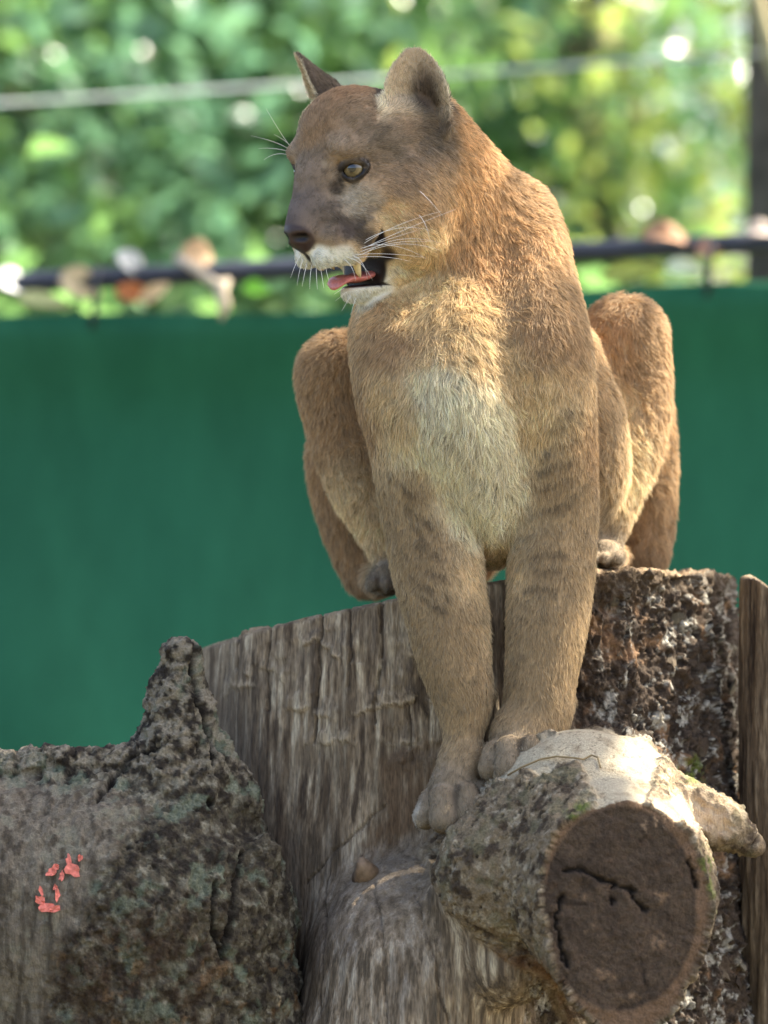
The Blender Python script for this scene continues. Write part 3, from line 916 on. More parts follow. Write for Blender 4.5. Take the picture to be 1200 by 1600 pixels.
for p in [(556, 490, 60), (552, 540, 50), (590, 490, 10), (640, 500, -10)]: cc(PX(*p), (190, 154, 108), 40)
for p in [(660, 460, -10), (620, 430, 20)]: cc(PX(*p), (212, 184, 136), 40)
for p in [(660, 860, -60), (690, 1000, -70), (715, 1100, -60), (870, 860, -40), (860, 1000, -60), (840, 1090, -60), (610, 800, 20), (920, 850, 30), (650, 770, -60), (880, 760, -45)]: cc(PX(*p), LEG, 60)
for p in [(745, 900, -30), (765, 1000, -10), (795, 900, -20), (765, 860, 40)]: cc(PX(*p), CREAM, 34)
for p in [(690, 1250, -90), (800, 1180, -90), (600, 900, 200), (945, 870, 200)]: cc(PX(*p), (142, 124, 100), 45)
for p in [(648, 1270, -70)]: cc(PX(*p), (186, 174, 156), 16)
for p in [(500, 600, 300), (470, 700, 400), (1010, 560, 300), (1050, 720, 430), (540, 860, 420), (1010, 840, 430), (760, 500, 560), (760, 700, 800)]: cc(PX(*p), (180, 144, 102), 80)
for p in [(540, 770, 280), (585, 830, 250), (965, 700, 260), (985, 760, 270), (960, 620, 260)]: cc(PX(*p), (214, 184, 138), 36)
for s in (1, -1):
    cc(H(-90, 60 * s, 105), (146, 118, 88), 45)
    cc(H(-60, 92 * s, 40), (124, 106, 86), 38)
    cc(H(-20, 46 * s, 52), (146, 122, 96), 22)
    cc(H(10, 50 * s, 40), (158, 134, 108), 13)
    cc(H(-70, 110 * s, -10), (160, 130, 98), 38)
    cc(H(-110, 120 * s, -50), (178, 144, 104), 42)
    cc(H(-70, 100 * s, -62), (204, 168, 122), 30)
    cc(H(-20, 70 * s, -46), (170, 152, 130), 20)
    cc(H(-36, 76 * s, -72), (150, 132, 112), 14)
    cc(H(-130, 110 * s, -110), (206, 174, 126), 40)
    cc(H(-150, 110 * s, 50), (126, 106, 84), 36)
    cc(H(20, 34 * s, -70), (112, 98, 86), 20)
    cc(H(-10, 55 * s, -88), (92, 80, 72), 16)
    cc(H(-62, 84 * s, -84), (214, 190, 150), 15)
    cc(H(-100, 60 * s, -160), (226, 212, 182), 20)
cc(H(-70, 0, 130), (152, 112, 72), 40); cc(H(-10, 0, 60), (150, 118, 84), 26); cc(H(30, 0, 0), (134, 114, 94), 24)
cc(H(50, 0, -50), (112, 98, 88), 24); cc(H(60, 0, -85), (96, 84, 78), 16)
cc(H(-75, 0, -200), (236, 228, 208), 22)
CP = np.array([c[0] for c in CC]); CCOL = np.array([c[1] for c in CC]); CR = np.array([c[2] for c in CC], float)

FL = []      # place, direction, length (units), reach, lift
def fl(p, d, L, r, lift=.38): FL.append((np.asarray(p, float), np.asarray(d, float) / np.linalg.norm(d), L, r, lift))
def D(dx, dpy, dy): return (dx, dy, -dpy)
def fh(p, d, L, r, lift=.3):
    fl(H(*p), HM @ np.array(d, float), L, r, lift)
for s in (1, -1):
    fh((10, 45 * s, 30), (-.5, .5 * s, .7), 6, 22); fh((-60, 80 * s, 60), (-1, .2 * s, .1), 8, 35)
    fh((-30, 80 * s, -30), (-.9, .4 * s, -.25), 7, 25); fh((-90, 115 * s, -40), (-.8, .1 * s, -.6), 11, 40)
    fh((-140, 115 * s, -20), (-.5, .1 * s, -.9), 14, 40); fh((-130, 100 * s, -110), (-.5, .1 * s, -.9), 16, 40)
    fh((0, 40 * s, -110), (-.75, .5 * s, -.4), 5, 22); fh((-50, 80 * s, -95), (-.9, .3 * s, -.3), 7, 20)
    fh((-105, 55 * s, -165), (-.8, .1 * s, -.6), 9, 25)
    fh((-110, 80 * s, 100), (-.9, .3 * s, .1), 9, 35)
fh((60, 0, -85), (-.5, 0, .8), 3, 22); fh((40, 0, -30), (-.45, 0, .9), 4, 26); fh((0, 0, 50), (-.7, 0, .7), 6, 35)
fh((-80, 0, 130), (-1, 0, 0), 9, 45); fh((-75, 0, -200), (-.6, 0, -.8), 10, 25)
fl(PX(700, 170, 60), D(.7, .6, .3), 13, 50); fl(PX(760, 280, 60), D(.35, .9, .3), 17, 60); fl(PX(720, 380, 0), D(.1, 1, .1), 20, 60)
fl(PX(640, 470, -10), D(.1, 1, 0), 25, 50); fl(PX(820, 290, 110), D(.6, .7, .5), 15, 60); fl(PX(860, 430, 10), D(.2, 1, .2), 15, 60)
fl(PX(600, 560, -40), D(-.1, 1, .1), 15, 60); fl(PX(700, 520, -80), D(0, 1, -.1), 25, 50); fl(PX(700, 640, -110), D(.08, 1, 0), 30, 60)
fl(PX(760, 780, -40), D(0, 1, .1), 30, 50, .45); fl(PX(890, 600, 0), D(0, 1, .2), 15, 60)
for p in [(650, 800, -50), (690, 950, -60), (870, 800, -40), (860, 950, -60)]: fl(PX(*p), D(.05, 1, .1), 12, 60)
fl(PX(765, 960, 10), D(.1, 1, .2), 17, 30, .5)
for p in [(715, 1090, -60), (840, 1080, -60)]: fl(PX(*p), D(0, 1, 0), 11, 50)
for p in [(690, 1230, -80), (800, 1180, -80), (600, 905, 200), (946, 870, 200)]: fl(PX(*p), D(-.15, .5, -.8), 8, 40)
fl(PX(500, 560, 330), D(-.2, 1, .2), 19, 60, .45); fl(PX(480, 700, 400), D(0, 1, .2), 19, 60, .45); fl(PX(545, 800, 280), D(-.1, 1, -.1), 22, 50, .5)
fl(PX(550, 880, 430), D(.2, 1, 0), 18, 50); fl(PX(1010, 520, 330), D(.25, 1, .2), 19, 60, .45); fl(PX(1050, 680, 420), D(0, 1, .2), 19, 60)
fl(PX(985, 720, 280), D(.1, 1, -.1), 28, 50, .5); fl(PX(1010, 840, 430), D(0, 1, 0), 18, 50); fl(PX(940, 600, 260), D(.1, 1, .3), 18, 60)
fl(PX(775, 430, 500), D(0, .3, 1), 17, 120); fl(PX(765, 700, 820), D(0, 1, .3), 18, 120)
FP = np.array([f[0] for f in FL]); FD = np.array([f[1] for f in FL]); FLEN = np.array([f[2] for f in FL]); FR = np.array([f[3] for f in FL], float); FLIFT = np.array([f[4] for f in FL])

def hlocal(p):
    q = (p - HEAD_O) @ HM
    return q[:, 0], q[:, 1], q[:, 2]
def segd(p, a, b):
    a = np.asarray(a, float); b = np.asarray(b, float); ba = b - a
    t = np.clip(((p - a) @ ba) / (ba @ ba), 0, 1)
    return np.linalg.norm(p - a - t[:, None] * ba, axis=1)
def blend(p, P, Rr, vals):
    out = np.zeros((len(p), vals.shape[1])); ws = np.zeros(len(p))
    for i in range(len(P)):
        d2 = ((p - P[i]) ** 2).sum(1) / Rr[i] ** 2
        w = 1 / (0.22 + d2) ** 2.4
        ws += w; out += w[:, None] * vals[i]
    return out / ws[:, None]

STRIPES = [((604, 752, -20), (622, 762, -40)), ((632, 800, -52), (664, 822, -60)), ((628, 772, -40), (644, 782, -50)), ((648, 848, -58), (690, 862, -62)), ((652, 880, -58), (684, 892, -60)),
           ((640, 908, -52), (690, 924, -60)), ((652, 936, -55), (688, 946, -60)), ((640, 828, -50), (658, 838, -55)),
           ((846, 712, -50), (900, 690, -45)), ((842, 738, -48), (898, 722, -45)), ((840, 768, -45), (900, 752, -40)), ((850, 800, -42), (894, 792, -40)), ((834, 862, -44), (884, 858, -44)),
           ((836, 884, -46), (876, 882, -46)), ((818, 914, -46), (866, 912, -50)), ((880, 650, -60), (912, 640, -40)), ((870, 672, -60), (905, 664, -45))]
_qx, _qy = photo(pv)
def snap(x, y):
    c = np.where((np.abs(_qx - x) < 7) & (np.abs(_qy - y) < 7))[0]
    return pv[c[np.argmin(pv[c, 1])]].astype(float)
STRIPES = [(snap(*a[:2]), snap(*b[:2])) for a, b in STRIPES]

def coat_all(p):
    """albedo of the coat at grid points p, and a 0..1 bare-skin mask"""
    j = np.stack([fbm(p / 26.0, 3, 5 + k) for k in range(3)], 1) * 16
    col = blend(p + j, CP, CR, CCOL)
    bare = np.zeros(len(p))
    hd = np.where(np.linalg.norm(p - HEAD_O, axis=1) < 330)[0]
    col[hd], bare[hd] = coat_head(p[hd], col[hd])
    for a, b in [((679, 1236, -70), (681, 1300, -88)), ((713, 1226, -98), (716, 1300, -106)), ((746, 1232, -88), (750, 1290, -92)), ((782, 1166, -80), (780, 1216, -94)), ((814, 1160, -100), (816, 1216, -108)), ((846, 1166, -94), (850, 1210, -98))]:
        a, b = PX(*a), PX(*b); near = np.where(((p - (a + b) / 2) ** 2).sum(1) < 60 ** 2)[0]
        m = (.6 * sm(13, 3, segd(p[near], a, b)))[:, None]; col[near] = col[near] * (1 - m) + s2l(58, 46, 36) * m  # shade in the creases between the toes, painted into the coat
    n = fbm(p / 9.0, 2, 31)
    for a, b in STRIPES:
        near = np.where(((p - (a + b) / 2) ** 2).sum(1) < 60 ** 2)[0]
        off = np.stack([np.zeros(len(near)), np.zeros(len(near)), n[near] * 5], 1)
        m = (.6 * sm(8.5, 1.0, segd(p[near] + off, a - (b - a) * .12, b + (b - a) * .12)) * sm(-.8, .1, n[near]))[:, None]
        col[near] = col[near] * (1 - m) + s2l(72, 54, 38) * m
    return col, bare
def coat_head(p, col):
    f, l, u = hlocal(p)
    al = np.abs(l)
    head = (f > -120) & (np.linalg.norm(p - HEAD_O, axis=1) < 320)
    def mix(c, m):
        nonlocal col
        m = np.clip(m, 0, 1)[:, None]
        col = col * (1 - m) + s2l(*c) * m
    # white upper lip and chin
    wl = sm(10, -4, segd(np.stack([f, al, u], 1), (16, 20, -138), (-14, 40, -130)) - 20) * sm(-108, -120, u + 0.10 * (al - 20))
    wl *= sm(-34, -20, f) * (f < 40)
    mix((244, 238, 220), wl)
    mix((240, 232, 212), sm(34, 22, segd(np.stack([f, al, u], 1), (-66, 6, -190), (-104, 24, -172))) * sm(-160, -172, u))
    # dark patch at the side of the muzzle, dark nose bridge
    mix((64, 54, 50), 0.85 * sm(1, .35, np.sqrt(((f + 30) / 22) ** 2 + ((u + 108) / 24) ** 2 + ((al - 66) / 40) ** 2)))
    mix((84, 70, 62), .6 * sm(1, .3, np.sqrt(((f + 2) / 30) ** 2 + ((u + 100) / 16) ** 2 + ((al - 56) / 34) ** 2)))
    # eye rims and tear line
    skin = np.zeros(len(p))
    for qi, q in enumerate(LIDS):
        for a, b in zip(q[:-1], q[1:]):
            skin = np.maximum(skin, sm(8.9, 6.3, segd(p, a, b)) if qi % 2 == 0 else sm(7.0, 4.6, segd(p, a, b)))
    tear = sm(16, 6, segd(np.stack([f, al, u], 1), (-6, 42, -4), (5, 36, -34))) * .9
    mix((30, 24, 22), np.maximum(skin, tear) * head)
    mix((34, 28, 24), sm(6, 2, segd(np.stack([f, al, u], 1), (-30, 78, 4), (-44, 90, 8))) * .8)
    mix((70, 60, 52), .55 * sm(14, 4, segd(np.stack([f, al, u], 1), (8, 34, -28), (4, 42, -56))))
    # pale spots above and below the eye
    mix((206, 184, 152), .75 * sm(1, .2, np.sqrt(((f - 10) / 16) ** 2 + ((u - 6) / 15) ** 2 + ((al - 30) / 12) ** 2)))
    mix((188, 172, 150), .6 * sm(1, .2, np.sqrt(((f + 8) / 26) ** 2 + ((u + 46) / 18) ** 2 + ((al - 64) / 30) ** 2)))
    mix((176, 154, 126), .5 * sm(1, .3, np.sqrt(((f + 16) / 26) ** 2 + ((u - 30) / 13) ** 2 + ((al - 62) / 24) ** 2)))
    # furrow over the forehead
    mix((96, 74, 54), .55 * sm(7, 1, segd(np.stack([f, al, u], 1), (14, 16, 30), (-34, 12, 106))))
    # nose leather
    nose = sm(1.14, .93, np.sqrt(((f - 50) / 27) ** 2 + (l / 32) ** 2 + ((u + 110) / 25) ** 2)) * sm(22, 30, f) * (u > -132)
    mix((66, 50, 44), nose)
    nostril = np.maximum(sm(9, 5, segd(np.stack([f, al, u], 1), (66, 9, -110), (52, 21, -108))), sm(6, 3, segd(np.stack([f, al, u], 1), (54, 22, -109), (42, 33, -110))))
    mix((14, 11, 10), nostril * head)
    cleft = sm(6, 3, al) * (f > 12) * (u < -124) * (u > -162)
    mix((34, 26, 23), cleft * .95)
    # lips and the inside of the mouth
    best = np.full(len(p), 99.0)
    for P in ([(-55, -99), (-91, -138), (-90, -176), (-40, -152)], [(-90, -176), (-10, -183), (-10, -157), (-40, -152)]):
        d = np.full(len(p), -99.0)
        for (f0, u0), (f1, u1) in zip(P, P[1:] + P[:1]):
            e0, e1 = f1 - f0, u1 - u0; L = math.hypot(e0, e1)
            d = np.maximum(d, ((f - f0) * e1 - (u - u0) * e0) / L)
        best = np.minimum(best, d)
    lim = np.clip(100 + (u + 125) * 0.8, 66, 100)
    best = np.maximum(best, al - lim)
    mouth = sm(5.5, 2.5, best) * head * sm(-18, -40, f)
    mouth = np.maximum(mouth, sm(5.5, 2.5, best) * head * (u > -160) * (al < 14) * (f < 0) * .8)
    mix((34, 24, 24), mouth)
    bare = np.clip(np.maximum.reduce([skin * head, nose, mouth, nostril * head, cleft * .9]), 0, 1)
    # ears
    for i, (base, a, b, c, Hh, Wd) in enumerate(EAR):
        q = p - base
        A, B, C = q @ a, q @ b, q @ c
        v = np.clip(B / Hh, 0, 1)
        inside = sm(-12, 26, B) * (B < Hh * 1.08) * (np.abs(A) < Wd * 1.15) * (np.abs(C) < 75)
        surf = (66 if i == 0 else 40) * (np.clip(np.abs(A) / Wd, 0, 1.3) ** 2 - 0.8) * (1 - 0.45 * v)
        front = (C > surf) * inside; back = (C <= surf) * inside
        rim = sm(.70, .98, np.abs(A) / (Wd * np.sqrt(np.clip(1 - v ** 2.3, .02, 1))))
        mix((196, 172, 138), front * .9)
        mix((74, 54, 42), front * .85 * sm(.6, .15, np.sqrt(((A / Wd) * (1 if i else 1) - .2) ** 2 + (v - .3) ** 2)))  # shadow in the ear's hollow, painted as a dark patch
        mix((206, 190, 160), front * .6 * rim)
        mix((92, 78, 64), back * .92)
    return col, bare

tick('puma mesh')
pcol, pbare = coat_all(pv)
tick('coat')

def fur_mat():
    m, nt, b = material('puma_skin')
    at = nt.nodes.new('ShaderNodeAttribute'); at.attribute_name = 'col'
    nt.links.new(at.outputs['Color'], b.inputs['Base Color'])
    ab = nt.nodes.new('ShaderNodeAttribute'); ab.attribute_name = 'bare'
    mr = nt.nodes.new('ShaderNodeMapRange'); mr.inputs['To Min'].default_value = .9; mr.inputs['To Max'].default_value = .38
    nt.links.new(ab.outputs['Fac'], mr.inputs['Value']); nt.links.new(mr.outputs['Result'], b.inputs['Roughness'])
    b.inputs['Specular IOR Level'].default_value = .3
    nz = nt.nodes.new('ShaderNodeTexNoise'); nz.inputs['Scale'].default_value = 900; nz.inputs['Detail'].default_value = 3
    tc = nt.nodes.new('ShaderNodeTexCoord'); nt.links.new(tc.outputs['Object'], nz.inputs['Vector'])
    bp = nt.nodes.new('ShaderNodeBump'); bp.inputs['Strength'].default_value = .35; bp.inputs['Distance'].default_value = .001
    nt.links.new(nz.outputs['Fac'], bp.inputs['Height']); nt.links.new(bp.outputs['Normal'], b.inputs['Normal'])
    return m
skin_m = fur_mat()
puma = empty('puma', W(PX(740, 1000, 200)), 'tawny puma sitting upright on the tree stump, head turned aside, mouth open', 'puma')
body = mesh_obj('body', W(pv), pf, skin_m, colors=pcol * 0.8, par=puma, attrs={'bare': pbare})

# ---- fur: short hairs grown over the whole body
def hair_mat():
    m = bpy.data.materials.new('fur'); m.use_nodes = True; nt = m.node_tree; nt.nodes.clear()
    out = nt.nodes.new('ShaderNodeOutputMaterial')
    at = nt.nodes.new('ShaderNodeAttribute'); at.attribute_name = 'col'
    hi = nt.nodes.new('ShaderNodeHairInfo')
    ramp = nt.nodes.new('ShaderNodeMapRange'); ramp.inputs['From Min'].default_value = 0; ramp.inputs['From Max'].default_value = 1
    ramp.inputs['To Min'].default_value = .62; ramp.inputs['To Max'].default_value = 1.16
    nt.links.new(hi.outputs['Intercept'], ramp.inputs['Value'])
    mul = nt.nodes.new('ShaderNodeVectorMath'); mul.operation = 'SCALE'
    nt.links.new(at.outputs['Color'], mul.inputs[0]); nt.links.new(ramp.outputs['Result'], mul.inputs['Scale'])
    b = nt.nodes.new('ShaderNodeBsdfPrincipled'); b.inputs['Roughness'].default_value = .55; b.inputs['Specular IOR Level'].default_value = .25
    nt.links.new(mul.outputs['Vector'], b.inputs['Base Color'])
    tr = nt.nodes.new('ShaderNodeBsdfTranslucent'); nt.links.new(mul.outputs['Vector'], tr.inputs['Color'])
    mx = nt.nodes.new('ShaderNodeMixShader'); mx.inputs['Fac'].default_value = .35
    nt.links.new(b.outputs['BSDF'], mx.inputs[1]); nt.links.new(tr.outputs['BSDF'], mx.inputs[2])
    nt.links.new(mx.outputs['Shader'], out.inputs['Surface'])
    return m

NH = 460000
def grow(n):
    tri = np.concatenate([pf[:, [0, 1, 2]], pf[:, [0, 2, 3]]])
    a, b, c = pv[tri[:, 0]], pv[tri[:, 1]], pv[tri[:, 2]]
    cr = np.cross(b - a, c - a); ar = np.linalg.norm(cr, axis=1)
    cen = (a + b + c) / 3
    nn = cr / np.maximum(ar[:, None], 1e-9)
    facing = sm(.35, -.25, nn[:, 1])                       # fewer hairs on the side turned away
    w = ar * (.16 + .84 * facing)
    hd = np.linalg.norm(cen - H(-50, 0, -20), axis=1)
    w *= 1 + 1.6 * sm(240, 180, hd)                        # denser short coat on the face
    w *= np.where(cen[:, 1] > 520, .5, 1)
    w *= 1 - pbare[tri[:, 0]]
    cum = np.cumsum(w); r = np.sort(rng.random(n)) * cum[-1]
    t = np.searchsorted(cum, r)
    u, v = rng.random(n), rng.random(n); fl_ = u + v > 1; u[fl_] = 1 - u[fl_]; v[fl_] = 1 - v[fl_]
    T = tri[t]; w0 = (1 - u - v)[:, None]; u = u[:, None]; v = v[:, None]
    P = pv[T[:, 0]] * w0 + pv[T[:, 1]] * u + pv[T[:, 2]] * v
    N = pn[T[:, 0]] * w0 + pn[T[:, 1]] * u + pn[T[:, 2]] * v
    N /= np.linalg.norm(N, axis=1, keepdims=True)
    col = pcol[T[:, 0]] * w0 + pcol[T[:, 1]] * u + pcol[T[:, 2]] * v
    return P, N, col
hp, hn, hcol = grow(NH)
hcol = hcol * .82 + (hcol.mean(1, keepdims=True) * np.array([1.06, 1.0, .86])) * .18      # the single hairs are paler than the coat's shaded mean
hcol = hcol * np.array([1.30, 1.36, 1.36]) * (1 + .12 * sm(270, 210, np.linalg.norm(hp - H(-50, 0, -20), axis=1)))[:, None]; hcol = hcol * np.minimum(1, .86 / hcol.max(1, keepdims=True))
fld = blend(hp, FP, FR, np.column_stack([FD, FLEN, FLIFT]))
dirn, flen, lift = fld[:, :3], fld[:, 3], fld[:, 4]
# ears carry finer, upward hair
for base, a, b, c, Hh, Wd in EAR:
    q = hp - base; B = q @ b; A = q @ a; C = q @ c
    ins = (B > 6) & (B < Hh * 1.1) & (np.abs(A) < Wd * 1.2) & (np.abs(C) < 60)
    t_ = sm(6, 40, B[ins])[:, None]; dirn[ins] = dirn[ins] * (1 - t_) + t_ * (b + a * np.sign(A[ins])[:, None] * .35); flen[ins] = 6 + 6 * sm(.6, .2, B[ins] / Hh); lift[ins] = .4
# clumps and swirls
clump = np.stack([fbm(hp / 9.0, 2, 60 + k) for k in range(3)], 1)
swirl = np.stack([fbm(hp / 45.0, 2, 70 + k) for k in range(3)], 1)
dirn = dirn / np.maximum(np.linalg.norm(dirn, axis=1, keepdims=True), 1e-6)
cl = sm(7, 20, flen)[:, None]
dirn = dirn + swirl * .40 + clump * (.18 + .8 * cl * cl) + rng.normal(0, .15, dirn.shape)
dirn -= hn * (dirn * hn).sum(1, keepdims=True)
dirn /= np.maximum(np.linalg.norm(dirn, axis=1, keepdims=True), 1e-6)
lift = np.clip(lift + clump[:, 0] * .34 + rng.normal(0, .10, len(lift)), .08, 1.1)[:, None]
_f, _l, _u = hlocal(hp)
mw = np.full(len(hp), 99.0)
for P in ([(-55, -99), (-91, -138), (-90, -176), (-40, -152)], [(-90, -176), (-10, -183), (-10, -157), (-40, -152)]):
    d = np.full(len(hp), -99.0)
    for (f0, u0), (f1, u1) in zip(P, P[1:] + P[:1]):
        e0, e1 = f1 - f0, u1 - u0; L = math.hypot(e0, e1)
        d = np.maximum(d, ((_f - f0) * e1 - (_u - u0) * e0) / L)
    mw = np.minimum(mw, d)
near_m = np.linalg.norm(hp - H(-60, 0, -130), axis=1) < 150
flen = np.where(near_m, np.minimum(flen, 2.0 + .45 * np.clip(mw, 0, 40)), flen)
toe = sm(60, 35, np.minimum(np.linalg.norm(hp - PX(700, 1260, -80), axis=1), np.linalg.norm(hp - PX(810, 1185, -80), axis=1)) - 25)
flen = flen * (1 - .1 * toe)
flen = (flen * rng.uniform(.6, 1.3, len(flen)))[:, None]
NP_ = 4
pts = np.empty((len(hp), NP_, 3), np.float32)
for k in range(NP_):
    t = k / (NP_ - 1)
    out = np.sin(lift) * t * (1 - .35 * t)
    pts[:, k] = hp - hn * 0.6 + flen * (dirn * np.cos(lift) * t + hn * out)
var = rng.normal(1, .17, (len(hp), 1)) * (1 + .22 * fbm(hp / 7.0, 2, 80)[:, None] + .10 * fbm(hp / 50.0, 2, 85)[:, None])
warm = rng.normal(0, .035, (len(hp), 1))
dark = (rng.random((len(hp), 1)) < .14) * .5
hc = np.clip(hcol * var * (1 - dark) * (1 + warm * np.array([1, .2, -1.2])), .005, .95)
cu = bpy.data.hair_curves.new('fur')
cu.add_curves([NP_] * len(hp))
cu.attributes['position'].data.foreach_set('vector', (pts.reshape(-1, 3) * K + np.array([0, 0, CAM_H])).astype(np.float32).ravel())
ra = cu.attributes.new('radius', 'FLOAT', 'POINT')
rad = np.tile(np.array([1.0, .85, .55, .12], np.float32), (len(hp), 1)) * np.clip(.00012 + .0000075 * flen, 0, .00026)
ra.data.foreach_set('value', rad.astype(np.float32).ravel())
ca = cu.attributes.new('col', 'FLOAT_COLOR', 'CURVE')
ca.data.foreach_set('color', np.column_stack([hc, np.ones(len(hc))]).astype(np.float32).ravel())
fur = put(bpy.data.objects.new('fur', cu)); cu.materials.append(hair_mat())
fur.parent = body; fur.matrix_parent_inverse = body.matrix_world.inverted()

tick('fur')
# ---- eyes, tongue, teeth, whiskers
def lathe_eye():
    n, m = 40, 26
    v = [[0, 0, 1]]; f = []
    for i in range(1, m):
        a = math.pi * i / m
        r = 1.0 + 0.10 * math.exp(-(a / .45) ** 2)        # cornea bulge
        for j in range(n):
            b = 2 * math.pi * j / n
            v.append([r * math.sin(a) * math.cos(b), r * math.sin(a) * math.sin(b), r * math.cos(a)])
    v[0] = [0, 0, 1.10]; v.append([0, 0, -1])
    for j in range(n): f.append([0, 1 + j, 1 + (j + 1) % n])
    for i in range(m - 2):
        for j in range(n):
            q = (j + 1) % n
            f.append([1 + i * n + j, 1 + (i + 1) * n + j, 1 + (i + 1) * n + q, 1 + i * n + q])
    for j in range(n): f.append([len(v) - 1, 1 + (m - 2) * n + (j + 1) % n, 1 + (m - 2) * n + j])
    return np.array(v), f
def eye_mat():
    m, nt, b = material('eye')
    tc = nt.nodes.new('ShaderNodeTexCoord'); sp = nt.nodes.new('ShaderNodeSeparateXYZ')
    nt.links.new(tc.outputs['Object'], sp.inputs[0])
    ln_ = nt.nodes.new('ShaderNodeVectorMath'); ln_.operation = 'LENGTH'
    cb = nt.nodes.new('ShaderNodeCombineXYZ'); nt.links.new(sp.outputs['X'], cb.inputs['X']); nt.links.new(sp.outputs['Y'], cb.inputs['Y'])
    nt.links.new(cb.outputs[0], ln_.inputs[0])
    rp = nt.nodes.new('ShaderNodeValToRGB'); cr = rp.color_ramp
    sc = nt.nodes.new('ShaderNodeMath'); sc.operation = 'DIVIDE'; sc.inputs[1].default_value = ER * K
    nt.links.new(ln_.outputs['Value'], sc.inputs[0]); nt.links.new(sc.outputs[0], rp.inputs['Fac'])
    e = cr.elements
    e[0].position = 0.0; e[0].color = (.004, .004, .004, 1)
    e[1].position = .27; e[1].color = (.006, .005, .004, 1)
    for pos, c in [(.30, (.07, .045, .018)), (.48, (.15, .105, .045)), (.64, (.19, .14, .065)), (.72, (.04, .028, .016)), (.80, (.015, .011, .01)), (1.0, (.05, .04, .035))]:
        q = e.new(pos); q.color = c + (1,)
    nt.links.new(rp.outputs['Color'], b.inputs['Base Color'])
    b.inputs['Roughness'].default_value = .08; b.inputs['Specular IOR Level'].default_value = .6
    b.inputs['Coat Weight'].default_value = .6; b.inputs['Coat Roughness'].default_value = .03
    return m
em = eye_mat()
ev, ef = lathe_eye()
for s, e in zip((1, -1), EYE):
    look = HM @ np.array([math.cos(.60), math.sin(.60) * s, -.02])
    q = Vector(look).to_track_quat('Z', 'Y')
    eo = mesh_obj('eye', ev * ER * K, ef, em)
    eo.rotation_mode = 'QUATERNION'; eo.rotation_quaternion = q; eo.location = W(e)
    eo.parent = puma; eo.matrix_parent_inverse = Matrix.Translation(puma.location).inverted()
tm = simple('tongue', (.52, .16, .13), .35, .5, 300, .2, .3)
n = 16
tv, tf = [], []
path = [(-118, 0, -150), (-95, 0, -160), (-72, 0, -167), (-55, 0, -167), (-42, -1, -170), (-34, -1, -176), (-30, -1, -183)]
wid = [26, 28, 29, 28, 26, 21, 10]; thk = [9, 9, 8, 8, 8, 7, 4]
for (f0, l0, u0), w_, t_ in zip(path, wid, thk):
    for j in range(n):
        a = 2 * math.pi * j / n
        cx = math.cos(a) * w_; cz = math.sin(a) * t_
        cz -= 3.5 * (1 - abs(math.cos(a))) * (1 if math.sin(a) > 0 else 0)     # groove along the middle
        tv.append(W(H(f0, l0 + cx, u0 + cz)))
for i in range(len(path) - 1):
    for j in range(n):
        q = (j + 1) % n
        tf.append([i * n + j, i * n + q, (i + 1) * n + q, (i + 1) * n + j])
tf += [list(range(n))[::-1], [(len(path) - 1) * n + j for j in range(n)]]
mesh_obj('tongue', np.array(tv), tf, tm, par=puma)
ivory = simple('tooth_enamel', (.62, .50, .26), .25, .5, 400, .12)
for s in (1, -1):
    dz = 0 if s > 0 else 14
    tp = [H(-44, 33 * s, -136 + dz), H(-48, 33 * s, -150 + dz), H(-52, 32 * s, -160 + dz), H(-57, 31 * s, -167 + dz)]
    v, f = tube(W(np.array(tp)), np.array([7, 6.5, 4.6, 1.2]) * K, 10)
    mesh_obj('tooth', v, f, ivory, par=puma)
whisk = simple('whisker', (.85, .82, .75), .3, .5)
def whisker(p0, p1, p2, r=0.46):
    t = np.linspace(0, 1, 12)[:, None]
    p = (1 - t) ** 2 * p0 + 2 * t * (1 - t) * p1 + t * t * p2
    v, f = tube(W(p), (np.linspace(1, .25, 12) * r) * K, 5)
    mesh_obj('whisker', v, f, whisk, par=puma)
WL = [((560, 392), (620, 362), (712, 327)), ((562, 385), (610, 350), (690, 330)), ((566, 378), (620, 345), (672, 360)), ((570, 396), (620, 360), (690, 380)),
      ((552, 398), (610, 372), (676, 378)), ((556, 402), (620, 366), (690, 392)), ((545, 400), (585, 392), (662, 402)), ((548, 404), (590, 396), (640, 408)),
      ((540, 402), (566, 404), (582, 438)), ((546, 398), (570, 402), (574, 436)), ((536, 404), (552, 412), (556, 440)), ((552, 394), (600, 366), (666, 404)),
      ((655, 298), (670, 310), (692, 338)), ((655, 336), (668, 350), (672, 378)), ((560, 390), (610, 372), (652, 360))]
for k, (a, b, c) in enumerate(WL):
    y0 = -62
    whisker(PX(*a, y0), PX(*b, y0 - 30), PX(*c, y0 - 8 - 3 * (k % 4)))
for a, b, c in [((470, 398), (462, 410), (454, 434)), ((474, 404), (468, 418), (464, 446)), ((480, 410), (476, 424), (472, 448)), ((488, 412), (484, 426), (484, 452)),
                ((494, 414), (494, 430), (496, 452)), ((500, 414), (503, 430), (506, 450)), ((508, 414), (510, 424), (514, 440))]:
    whisker(PX(*a, -50), PX(*b, -64), PX(*c, -70), .45)
for a, b, c in [((456, 232), (440, 212), (416, 170)), ((450, 232), (430, 220), (392, 212)), ((450, 236), (425, 230), (404, 232)), ((450, 242), (430, 236), (412, 250)), ((452, 226), (444, 218), (428, 210))]:
    whisker(PX(*a, 15), PX(*b, -5), PX(*c, -10), .45)
for a, b, c in [((542, 456), (534, 462), (524, 470)), ((548, 462), (542, 472), (534, 486)), ((556, 466), (552, 476), (548, 492)), ((538, 450), (530, 454), (522, 460))]:
    whisker(PX(*a, -10), PX(*b, -14), PX(*c, -16), .4)

